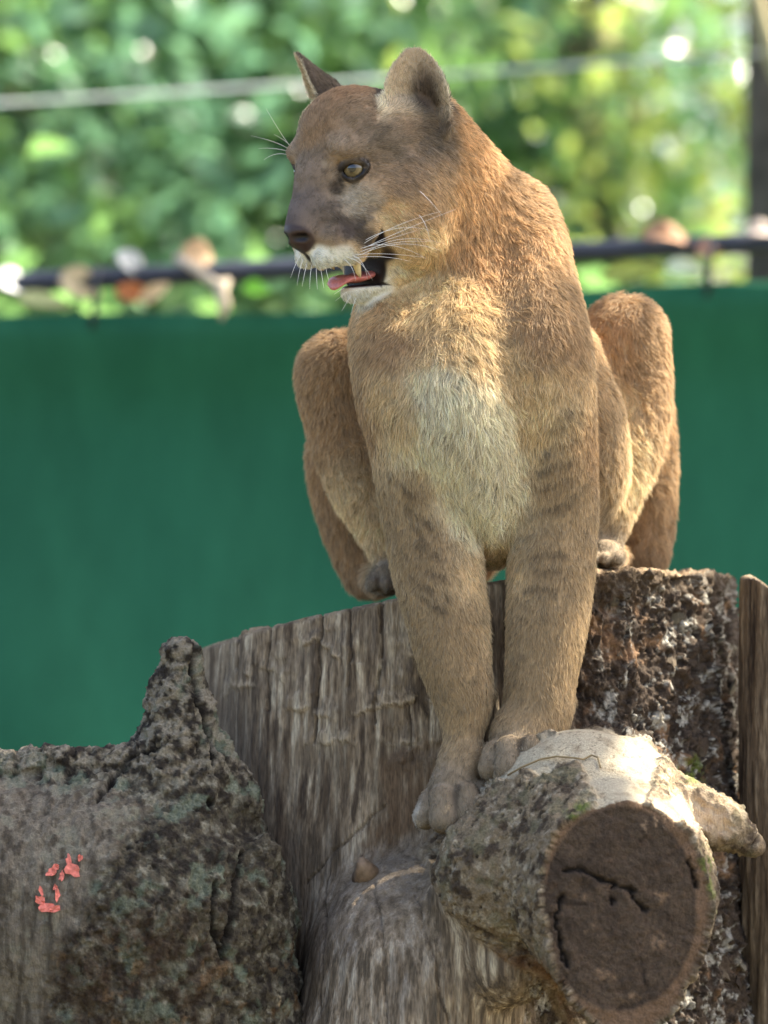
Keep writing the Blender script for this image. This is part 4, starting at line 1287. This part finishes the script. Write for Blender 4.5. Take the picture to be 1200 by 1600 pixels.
# ------------------------------------------------------------------ ground
def ground_mat():
    m, nt, b = material('ground_soil')
    tc = nt.nodes.new('ShaderNodeTexCoord'); nz = nt.nodes.new('ShaderNodeTexNoise'); nz.inputs['Scale'].default_value = 1.3; nz.inputs['Detail'].default_value = 9
    nt.links.new(tc.outputs['Object'], nz.inputs['Vector'])
    rp = nt.nodes.new('ShaderNodeValToRGB'); e = rp.color_ramp.elements
    e[0].position = .35; e[0].color = (.055, .07, .022, 1); e[1].position = .62; e[1].color = (.13, .10, .065, 1)
    nt.links.new(nz.outputs['Fac'], rp.inputs['Fac']); nt.links.new(rp.outputs['Color'], b.inputs['Base Color'])
    b.inputs['Roughness'].default_value = .95
    bp = nt.nodes.new('ShaderNodeBump'); bp.inputs['Distance'].default_value = .05; nt.links.new(nz.outputs['Fac'], bp.inputs['Height']); nt.links.new(bp.outputs['Normal'], b.inputs['Normal'])
    return m
gx = np.linspace(-150, 150, 61); gy = np.linspace(-40, 300, 69)
GX, GY = np.meshgrid(gx, gy); GZ = 0.25 * fbm(np.stack([GX.ravel(), GY.ravel(), 0 * GX.ravel()], 1) / 9.0, 2, 200).reshape(GX.shape) * sm(5, 20, np.hypot(GX, GY))
gi = np.arange(60 * 68); r_, c_ = gi // 60, gi % 60
gf = np.stack([r_ * 61 + c_, r_ * 61 + c_ + 1, (r_ + 1) * 61 + c_ + 1, (r_ + 1) * 61 + c_], 1)
tag(mesh_obj('ground', np.stack([GX.ravel(), GY.ravel(), GZ.ravel()], 1), gf, ground_mat()), kind='structure')

# ------------------------------------------------------------------ the green screened fence
FY = 2.5
def fz(x, z0, slope=.0468): return z0 + slope * x
FTOP, FPIPE = 1.622, 1.676
def fabric_mat():
    m = bpy.data.materials.new('green_fabric'); m.use_nodes = True; nt = m.node_tree; nt.nodes.clear()
    N = nt.nodes.new; Lk = nt.links.new
    out = N('ShaderNodeOutputMaterial'); tc = N('ShaderNodeTexCoord')
    nz = N('ShaderNodeTexNoise'); nz.inputs['Scale'].default_value = 2.6; nz.inputs['Detail'].default_value = 7; nz.inputs['Roughness'].default_value = .6
    mpz = N('ShaderNodeMapping'); mpz.inputs['Scale'].default_value = (1.6, 1, .5); Lk(tc.outputs['Object'], mpz.inputs['Vector']); Lk(mpz.outputs['Vector'], nz.inputs['Vector'])
    nf = N('ShaderNodeTexNoise'); nf.inputs['Scale'].default_value = 380; nf.inputs['Detail'].default_value = 2; Lk(tc.outputs['Object'], nf.inputs['Vector'])
    ad = N('ShaderNodeMath'); ad.operation = 'MULTIPLY_ADD'; ad.inputs[1].default_value = .35; Lk(nf.outputs['Fac'], ad.inputs[0]); Lk(nz.outputs['Fac'], ad.inputs[2])
    rp = N('ShaderNodeValToRGB'); e = rp.color_ramp.elements
    e[0].position = .48; e[0].color = (.013, .095, .045, 1); e[1].position = .82; e[1].color = (.030, .17, .085, 1)
    Lk(ad.outputs[0], rp.inputs['Fac'])
    b = N('ShaderNodeBsdfPrincipled'); b.inputs['Roughness'].default_value = .7; b.inputs['Specular IOR Level'].default_value = .2
    Lk(rp.outputs['Color'], b.inputs['Base Color'])
    tr = N('ShaderNodeBsdfTranslucent'); Lk(rp.outputs['Color'], tr.inputs['Color'])
    mx = N('ShaderNodeMixShader'); mx.inputs['Fac'].default_value = .25
    Lk(b.outputs['BSDF'], mx.inputs[1]); Lk(tr.outputs['BSDF'], mx.inputs[2]); Lk(mx.outputs['Shader'], out.inputs['Surface'])
    return m
fence = empty('screen_fence', (0, FY, 0), 'fence covered with plain green fabric screen behind the stump', 'fence')
nx, nz_ = 241, 41
X = np.linspace(-6, 6, nx); T = np.linspace(0, 1, nz_)
fv = []
for t in T:
    for x in X:
        z = .02 + t * (fz(x, FTOP) - .02) - (.008 * (1 + math.cos(x * 2 * math.pi / 1.02 + .4)) * t ** 6)
        y = FY + .018 * math.sin(x * 3.1 + 1) * (1 - t) + .014 * math.sin(x * 6.2 + 2 * t) * (1 - .6 * t) + .006 * math.sin(x * 17 + 5 * t + 2 * math.sin(x * 2.3)) + .01 * math.sin(t * 9 + x) + .035 * float(sm(1, .9, t)) - .14 * float(sm(.9, .45, t))
        fv.append([x, y, z])
ff = [[j * nx + i, j * nx + i + 1, (j + 1) * nx + i + 1, (j + 1) * nx + i] for j in range(nz_ - 1) for i in range(nx - 1)]
fab = mesh_obj('fabric', np.array(fv), np.array(ff), fabric_mat(), par=fence)
so = fab.modifiers.new('thickness', 'SOLIDIFY'); so.thickness = .003
metal = simple('dark_metal', (.035, .038, .042), .5, .4, 60, .3)
for x in (-5.4, -3.6, -1.8, .02, 1.8, 3.6, 5.4):
    v, f = tube(np.array([[x, FY + .05, -.2], [x, FY + .05, .8], [x, FY + .05, fz(x, FPIPE)]]), .024, 12)
    mesh_obj('post', v, f, metal, par=fence)
xs = np.linspace(-6, 6, 80)
v, f = tube(np.stack([xs, FY + .03 + .006 * np.sin(xs * 5), fz(xs, FPIPE) + .004 * np.sin(xs * 3.3)], 1), .016, 12)
rail = mesh_obj('top_rail', v, f, simple('black_pipe', (.018, .022, .034), .45, .5, 40, .3), par=fence)
for x in [-4.45, -3.4, -2.4, -1.4, -.435, .49, 1.5, 2.5, 3.5, 4.5]:
    a = np.linspace(0, 2 * math.pi, 15)
    cz, hz = fz(x, (FTOP + FPIPE) / 2 - .006), .044
    v, f = tube(np.stack([x + .004 * np.sin(a), FY + .012 + .024 * np.cos(a), cz + hz * np.sin(a)], 1), .0045, 6, caps=False)
    mesh_obj('tie', v, f, metal, par=fence)

# ------------------------------------------------------------------ leaves
def leaf_mat(name):
    m = bpy.data.materials.new(name); m.use_nodes = True; nt = m.node_tree; nt.nodes.clear()
    N = nt.nodes.new; Lk = nt.links.new
    out = N('ShaderNodeOutputMaterial'); at = N('ShaderNodeAttribute'); at.attribute_name = 'col'
    b = N('ShaderNodeBsdfPrincipled'); b.inputs['Roughness'].default_value = .22; b.inputs['Specular IOR Level'].default_value = .8
    Lk(at.outputs['Color'], b.inputs['Base Color'])
    hs = N('ShaderNodeHueSaturation'); hs.inputs['Hue'].default_value = .49; hs.inputs['Saturation'].default_value = 1.0; hs.inputs['Value'].default_value = 1.9
    Lk(at.outputs['Color'], hs.inputs['Color'])
    tr = N('ShaderNodeBsdfTranslucent'); Lk(hs.outputs['Color'], tr.inputs['Color'])
    mx = N('ShaderNodeMixShader'); mx.inputs['Fac'].default_value = .42
    Lk(b.outputs['BSDF'], mx.inputs[1]); Lk(tr.outputs['BSDF'], mx.inputs[2]); Lk(mx.outputs['Shader'], out.inputs['Surface'])
    return m
LEAF = leaf_mat('leaf')
BARKM = simple('tree_bark', (.085, .068, .05), .9, .2, 14, .5, .8)
def leaf_mesh(name, cen, size, colors, par, mat=LEAF, droop=.3):
    """one small folded blade of six corners for each leaf"""
    n = len(cen)
    d = rng.normal(0, 1, (n, 3)); d[:, 2] = d[:, 2] * .6 - droop; d /= np.linalg.norm(d, axis=1, keepdims=True)
    up = rng.normal(0, .55, (n, 3)) + np.array([0, 0, 1.0])
    s = np.cross(d, up); s /= np.maximum(np.linalg.norm(s, axis=1, keepdims=True), 1e-6)
    nn = np.cross(s, d)
    L = (size * rng.uniform(.6, 1.3, n))[:, None]; Wd = L * rng.uniform(.22, .34, n)[:, None]
    b0 = cen; tip = cen + d * L - nn * L * .12
    m1 = cen + d * L * .35 - nn * 0; m2 = cen + d * L * .7 - nn * L * .03
    l1 = m1 + s * Wd + nn * Wd * .35; r1 = m1 - s * Wd + nn * Wd * .35
    l2 = m2 + s * Wd * .75 + nn * Wd * .2; r2 = m2 - s * Wd * .75 + nn * Wd * .2
    V = np.stack([b0, l1, l2, tip, r2, r1, m1, m2], 1).reshape(-1, 3)
    o = np.arange(n)[:, None] * 8
    F4 = np.concatenate([o + np.array([[0, 6, 1, 1]]), ], 0)
    quads = np.concatenate([o + np.array([[6, 7, 2, 1]]), o + np.array([[6, 5, 4, 7]])])
    tris = np.concatenate([o + np.array([[0, 6, 1]]), o + np.array([[0, 5, 6]]), o + np.array([[7, 3, 2]]), o + np.array([[7, 4, 3]])])
    allt = np.concatenate([tris, quads[:, [0, 1, 2]], quads[:, [0, 2, 3]]])
    return mesh_obj(name, V, allt, mat, colors=np.repeat(colors, 8, 0), par=par, smooth=False)

def branch_path(a, b, wob=.15, n=8):
    t = np.linspace(0, 1, n)[:, None]
    p = a + (b - a) * t
    w = rng.normal(0, 1, (n, 3)); w = np.cumsum(w, 0); w -= w[0] * (1 - t) + w[-1] * t
    return p + w * wob * np.linalg.norm(b - a) / n * .6
GREENS = {'deep': [(.07, .14, .06), (.13, .23, .09)], 'blue': [(.06, .14, .085), (.12, .23, .13)], 'mid': [(.075, .165, .05), (.15, .28, .08)],
          'yellow': [(.13, .20, .04), (.26, .32, .08)], 'olive': [(.11, .135, .05), (.20, .20, .08)]}
def tree(base, h, crown_c, crown_r, nleaf, size, tone, label, group='trees beyond the fence', trunk_r=.06, name='tree', hole=None, category='tree'):
    base = np.array(base, float); cc_ = np.array(crown_c, float); cr = np.array(crown_r, float)
    root = empty(name, base, label, category, group)
    top = np.array([cc_[0], cc_[1], min(cc_[2] + cr[2] * .4, h)])
    path = branch_path(base - np.array([0, 0, .1]), top, .25, 12)
    V, Fc = tube(path, np.linspace(trunk_r, trunk_r * .25, 12), 9)
    V = list(V); Fc = list(Fc)
    tips = []
    for k in range(12):
        i = rng.integers(4, 11); a = path[i]
        u = rng.normal(0, 1, 3); u /= np.linalg.norm(u)
        b = cc_ + u * cr * rng.uniform(.5, .95)
        bp_ = branch_path(a, b, .25, 7); tips += list(bp_[2:])
        v, f = tube(bp_, np.linspace(trunk_r * .35, trunk_r * .08, 7), 6); o = len(V); V += list(v); Fc += [[q + o for q in g] for g in f]
    mesh_obj('trunk', np.array(V), Fc, BARKM, par=root)
    # leaves in clumps round the twig ends and through the crown
    u = rng.normal(0, 1, (60, 3)); u /= np.linalg.norm(u, axis=1, keepdims=True)
    clumps = np.concatenate([np.array(tips), cc_ + u * cr * rng.uniform(.3, 1.0, (60, 1)) ** .6])
    ci = rng.integers(0, len(clumps), nleaf)
    cen = clumps[ci] + rng.normal(0, 1, (nleaf, 3)) * cr * .17
    if hole is not None:
        cen = cen[~hole(cen)]; ci = ci[:len(cen)]
    tones = rng.choice(tone, len(clumps))
    lo = np.array([GREENS[t][0] for t in tones])[ci]; hi = np.array([GREENS[t][1] for t in tones])[ci]
    t = np.clip(rng.beta(2, 2, (len(cen), 1)), 0, 1)
    leaf_mesh('crown', cen, size, (lo + (hi - lo) * t)[:len(cen)], root)
    return root

TR = [
 # base, height, crown centre, crown radii, leaves, size, tones, label
 ((-1.5, 6.6, 0), 4.2, (-1.1, 6.4, 2.3), (1.2, 1.0, 1.3), 5000, .10, ['mid', 'blue'], 'mid green leafy tree behind the whitish dry leaf on the rail'),
 ((-.35, 7.6, 0), 4.4, (-.25, 7.4, 2.4), (1.0, .9, 1.3), 5000, .095, ['blue', 'mid', 'blue'], 'blue green leafy tree behind the puma\'s head'),
 ((.55, 7.0, 0), 4.2, (.5, 7.0, 2.6), (.7, .9, 1.1), 1700, .10, ['mid', 'blue', 'mid'], 'fresh green tree above the puma\'s back'),
 ((1.55, 6.4, 0), 4.0, (1.25, 6.5, 2.1), (1.0, .9, 1.2), 1250, .095, ['yellow', 'yellow', 'olive'], 'sparse yellow green tree with sky showing through, beside the dark trunk'),
 ((-2.9, 9.5, 0), 5.5, (-2.6, 9.5, 2.8), (1.8, 1.2, 2.0), 6000, .14, ['olive', 'mid'], 'olive green tree rising behind the mid green tree'),
 ((-.9, 11, 0), 6.0, (-.8, 11, 3.0), (1.9, 1.2, 2.2), 6500, .15, ['deep', 'blue'], 'deep green tall tree far behind the blue green one'),
 ((1.0, 12, 0), 5.6, (1.2, 12, 2.6), (1.8, 1.2, 2.2), 1300, .12, ['mid', 'yellow', 'olive'], 'thin pale tree far behind the yellow green one'),
]
for b, h, c, r, n, sz, tn, lb in TR:
    tree(b, h, c, r, int(n * 1.5), sz * .8, tn, lb)
SH = [((-1.3, 3.9), .85, 'olive', 'low olive shrub behind the pale dry leaves on the fence'), ((-.6, 4.2), .8, 'mid', 'low green shrub behind the hanging dry leaf'),
      ((.2, 4.3), .8, 'mid', 'low green shrub hidden behind the puma'), ((.75, 4.1), .8, 'yellow', 'low yellow green shrub behind the brown curled leaf on the rail'), ((1.5, 4.4), .8, 'yellow', 'low yellow green shrub at the foot of the dark trunk')]
for (x, y), r, tn, lb in SH:
    tree((x, y, 0), 1.6, (x, y, 1.02), (.55, .4, .75), 1500, .085, [tn, 'yellow' if tn != 'mid' else 'mid'], lb, 'shrubs along the fence', .025, 'shrub', None, 'shrub')

# the tree at the right whose unseen boughs are put in to shade the stump
SUNV = np.array(SUN_TO)
e1 = np.cross(SUNV, [0, 0, 1.0]); e1 /= np.linalg.norm(e1); e2 = np.cross(e1, SUNV)
GAPS = [(PX(966, 1242, -240), .028), (PX(1060, 1265, -120), .022), (PX(965, 690, 290), .05), (PX(985, 480, 330), .03), (PX(910, 430, 60), .025), (PX(780, 260, 120), .02),
        (PX(1110, 1090, 200), .05), (PX(1090, 1000, 200), .03), (PX(1150, 1200, 220), .04), (PX(1010, 1040, 140), .02), (PX(500, 540, 330), .03), (PX(1160, 1500, 250), .04)]
GAPS = [(W(p), r) for p, r in GAPS]
def gap(c):  # leaves dropped along the sun's rays so chosen spots are lit
    m = np.zeros(len(c), bool)
    for p, r in GAPS:
        q = c - p; m |= np.hypot(q @ e1, q @ e2) < r + .055
    return m
shade = empty('tree', (.80, 4.0, 0), 'dark trunk at the fence with unseen overhanging shade boughs, cable tied to it', 'tree', 'trees beyond the fence')
path = np.array([[.78, 4.0, -.1], [.77, 3.99, .8], [.757, 4.0, 1.7], [.752, 4.0, 2.4], [.83, 3.95, 3.2], [.95, 3.8, 4.0], [1.1, 3.5, 4.8]])
V, Fc = tube(path, [.17, .135, .118, .112, .10, .09, .07], 16); V = list(V); Fc = list(Fc)
CC0 = W(PX(760, 800, 150)) + SUNV * 3.3
ends = []
for k in range(16):
    a = path[rng.integers(4, 7)]
    off = e1 * rng.uniform(-1, 1) * 1.0 + e2 * rng.uniform(-1, 1) * 1.0 + SUNV * rng.uniform(-.3, .4)
    bp_ = branch_path(a, CC0 + off, .2, 9); ends.append(bp_)
    v, f = tube(bp_, np.linspace(.035, .006, 9), 7); o = len(V); V += list(v); Fc += [[q + o for q in g] for g in f]
mesh_obj('trunk', np.array(V), Fc, BARKM, par=shade)
n = 5200
cen = CC0 + e1 * rng.uniform(-1.15, 1.15, (n, 1)) + e2 * rng.uniform(-1.15, 1.15, (n, 1)) + SUNV * rng.uniform(-.35, .5, (n, 1))
cen = cen[~gap(cen)]
t = rng.beta(2, 2, (len(cen), 1)); lo, hi = np.array(GREENS['mid'])
leaf_mesh('crown', cen, .12, lo + (hi - lo) * t, shade)
# creeper hanging down the trunk
vn = empty('vine', (.66, 3.86, 0), 'pale woody vine hanging beside the dark trunk', 'vine')
vp = np.array([[.93, 3.9, 0], [.90, 3.84, .9], [.83, 3.82, 1.6], [.74, 3.82, 1.95], [.675, 3.82, 2.09], [.645, 3.83, 2.2], [.632, 3.83, 2.35], [.62, 3.84, 2.8], [.72, 3.84, 3.5]])
v, f = tube(vp, [.012, .012, .012, .014, .016, .018, .018, .018, .016], 9)
mesh_obj('stem', v, f, simple('vine_bark', (.36, .31, .17), .8, .2, 40, .3), par=vn)

# pale cable stretched above the fence
t = np.linspace(0, 1, 30)[:, None]
pa, pb = np.array([-5.0, 2.9, 1.74]), np.array([.70, 3.9, 2.108])
cp = pa + (pb - pa) * t; cp[:, 2] += -.10 * 4 * (t[:, 0] * (1 - t[:, 0])) * .3 + .0
v, f = tube(cp, .0036, 8)
tag(mesh_obj('cable', v, f, simple('cable_steel', (.5, .53, .5), .5, .5)), 'pale cable stretched above the fence and tied to the dark trunk', 'cable')
v, f = tube(np.array([[-5.0, 2.9, -.2], [-5.0, 2.9, 1.2], [-5.0, 2.9, 2.1]]), .04, 12)
tag(mesh_obj('pole', v, f, metal), 'dark metal pole holding the far end of the cable', 'pole')

# far wood closing the view
n = 4200
ang = rng.uniform(-.42, .02, n); rad = rng.uniform(17, 24, n)
cen = np.stack([np.sin(ang) * rad * 1.2, np.cos(ang) * rad - 3, rng.uniform(.3, 6.5, n) ** 1.0], 1)
lo, hi = np.array(GREENS['mid']); t = rng.beta(2, 2, (n, 1))
wd = leaf_mesh('woodland', cen, .55, lo + (hi - lo) * t, None); tag(wd, 'dark green mass of far woodland foliage', 'woodland', kind='stuff')

# ------------------------------------------------------------------ dry leaves and litter caught along the rail
def blade(L, Wd, curl=.5, n=9, m=5):
    V, Fc = [], []
    for i in range(n):
        t = i / (n - 1); w = Wd * math.sin(math.pi * min(1, .06 + t * .94) ** .8) ** .8 + .0006
        for j in range(m):
            q = (j / (m - 1) - .5) * 2
            V.append([t * L, q * w, -curl * L * .35 * (t - .3) ** 2 + abs(q) ** 1.5 * w * .5 + .002 * math.sin(9 * t + 4 * q)])
    for i in range(n - 1):
        for j in range(m - 1):
            Fc.append([i * m + j, i * m + j + 1, (i + 1) * m + j + 1, (i + 1) * m + j])
    return np.array(V), Fc
def lay(name, px, py, y_m, L, Wd, rot, colr, label, cat='leaf', curl=.5, group='dry leaves caught on the fence', rough=.6, trans=False):
    s = (DIST + y_m) / DIST
    loc = Vector(((px - 600) * K * s, y_m, (800 - py) * K * s + CAM_H))
    V, Fc = blade(L * rng.uniform(.7, .95), Wd * rng.uniform(.5, .7), curl * 1.8)
    rot = (rot[0] + rng.uniform(-.3, .3), rot[1] + rng.uniform(-.5, .5), rot[2] + rng.uniform(-.5, .5))
    V = V - V.mean(0)
    m = simple(name + '_colour', colr, rough, .3, 90, .35)
    o = mesh_obj(name, V, Fc, m)
    o.rotation_euler = rot; o.location = loc
    sd_ = o.modifiers.new('thickness', 'SOLIDIFY'); sd_.thickness = .0008
    return tag(o, label, cat, group)
yl = FY + .02
lay('leaf', 208, 417, yl, .085, .028, (1.2, .1, .1), (.50, .50, .46), 'whitish dry leaf lying on the black rail')
lay('leaf', 312, 398, yl, .085, .034, (1.2, .5, .3), (.50, .33, .18), 'large tan dry leaf standing on the rail above the hanging leaf', curl=.9)
lay('leaf', 128, 445, yl - .01, .10, .040, (1.25, .1, .1), (.60, .46, .26), 'broad straw coloured leaf stuck between rail and fabric')
lay('leaf', 212, 458, yl - .01, .075, .022, (1.3, .2, .0), (.48, .16, .05), 'orange brown dry leaf on the fabric edge below the whitish leaf')
lay('leaf', 242, 456, yl - .02, .07, .018, (1.3, -.5, .2), (.66, .46, .24), 'pale buff leaf overlapping the orange brown one')
lay('leaf', 20, 444, yl - .01, .08, .03, (1.2, .1, .0), (.62, .62, .58), 'bleached leaf on the rail beside the straw coloured one')
lay('leaf', 70, 470, yl - .01, .11, .024, (1.3, .05, 0), (.46, .46, .20), 'yellowish grass blade lying along the fabric edge', curl=.1)
lay('leaf', 402, 452, yl - .01, .06, .022, (1.2, .1, .3), (.16, .42, .03), 'bright green fresh leaf on the fabric edge', group='green leaves on the fence')
lay('leaf', 1040, 368, yl, .085, .030, (1.1, .35, .2), (.38, .20, .10), "brown curled leaf standing on the rail behind the puma's back", curl=1.0)
lay('leaf', 1112, 386, yl, .075, .022, (1.2, .1, .1), (.46, .24, .15), 'reddish brown leaf lying flat across the rail')
lay('leaf', 1070, 418, yl - .01, .06, .024, (1.2, .2, 0), (.62, .66, .44), 'pale greenish leaf below the brown curled leaf')
lay('leaf', 985, 424, yl - .01, .10, .020, (1.3, -.05, 0), (.40, .42, .08), 'yellow green blade lying along the fabric edge', curl=.2)
lay('leaf', 1190, 360, yl, .07, .026, (1.1, .4, .2), (.42, .34, .28), 'grey brown leaf on the rail near the dark trunk')
# hanging dry stalk with a curled leaf
def P3(px, py, y): 
    s = (DIST + y) / DIST
    return np.array([(px - 600) * K * s, y, (800 - py) * K * s + CAM_H])
hl = empty('hanging_leaf', P3(340, 440, FY - .03), 'pale dry stalk with a curled leaf hanging over the fabric edge', 'leaf', 'dry leaves caught on the fence')
hm = simple('dry_stalk', (.52, .43, .31), .7, .2, 80, .25)
v, f = tube(np.array([P3(275, 402, FY), P3(305, 420, FY - .02), P3(338, 444, FY - .035), P3(352, 440, FY - .035)]), [.006, .007, .008, .004], 8)
mesh_obj('stalk', v, f, hm, par=hl)
v, f = tube(np.array([P3(358, 436, FY - .035), P3(344, 452, FY - .036), P3(350, 474, FY - .036), P3(346, 500, FY - .036)]), [.004, .011, .010, .003], 9)
mesh_obj('curled_blade', v, f, hm, par=hl)

# ------------------------------------------------------------------ small things on the wood
def near_surface(verts, px, py, maxy=1e9):
    x, y = photo(verts)
    d = np.hypot(x - px, y - py)
    c = np.where(d < 7)[0]
    if len(c) == 0: c = np.array([np.argmin(d)])
    i = c[np.argmin(verts[c, 1])]
    return i
redm = simple('red_scrap', (.62, .17, .12), .7, .2, 220, .3)
def scrap(pieces, label):
    i = near_surface(lv, pieces[0][0], pieces[0][1])
    root = empty('red_scrap', W(lv[i]), label, 'scrap', None)
    for (x, y, w, h, a) in pieces:
        i = near_surface(lv, x, y); p = lv[i]; nrm = ln2[i] * .35 + np.array([0, -1, .2]) * .65; nrm /= np.linalg.norm(nrm)
        k = 11
        th = np.linspace(0, 2 * math.pi, k, endpoint=False)
        rr_ = 1 + rng.uniform(-.35, .35, k)
        e1_ = np.array([math.cos(a), 0, math.sin(a)]); e1_ -= nrm * (e1_ @ nrm); e1_ /= np.linalg.norm(e1_); e2_ = np.cross(nrm, e1_)
        ring = [p + nrm * (2.5 + rng.uniform(0, 5)) + e1_ * math.cos(t_) * w * r_ + e2_ * math.sin(t_) * h * r_ for t_, r_ in zip(th, rr_)]
        V = np.array([p + nrm * 4] + ring + [p + nrm * 2.6] + [q - nrm * 1.4 for q in ring])
        Fc = [[0, 1 + j, 1 + (j + 1) % k] for j in range(k)] + [[k + 1, k + 2 + (j + 1) % k, k + 2 + j] for j in range(k)] + [[1 + j, k + 2 + j, k + 2 + (j + 1) % k, 1 + (j + 1) % k] for j in range(k)]
        mesh_obj('flake', W(V), Fc, redm, par=root, smooth=False)
scrap([(112, 1354, 13, 10, -.3), (104, 1342, 4, 10, .1), (82, 1358, 9, 6, .4), (90, 1350, 7, 4, .2), (98, 1364, 4, 8, -.2), (126, 1337, 4, 5, 0)], 'torn red scrap on the bark log, upper of the two')
scrap([(74, 1414, 16, 9, .1), (66, 1404, 7, 9, .6), (92, 1394, 4, 9, 0), (68, 1388, 3, 8, .2), (82, 1383, 4, 4, 0), (88, 1418, 9, 5, .3)], 'torn red scrap on the bark log, lower U shaped one')
# knot stub on the bare wood
i = near_surface(sv, 570, 1362); p = sv[i].astype(float)
kv, kf = tube(W(np.array([p + [0, 12, -6], p + [2, -4, 0], p + [-2, -16, 8], p + [-6, -24, 20], p + [-9, -26, 30]])), np.array([24, 21, 18, 11, 4]) * K, 14)
mesh_obj('knot', kv, kf, simple('knot_wood', (.20, .13, .075), .6, .3, 120, .35, .6), par=stump)
# a dry stem lying over the limb
pts_ = []
for x, y in [(790, 1208), (815, 1196), (840, 1184), (868, 1178), (896, 1182), (915, 1184), (925, 1176), (936, 1180), (940, 1196)]:
    q = sv[near_surface(sv, x, y)].astype(float); pts_.append(q + np.array([0, -3, 3.0]))
v, f = tube(W(np.array(pts_)), 1.6 * K, 6)
tag(mesh_obj('dry_stem', v, f, simple('stem_brown', (.22, .16, .08), .7, .2)), 'thin dry plant stem lying across the bleached top of the limb', 'stem')

tick('end')
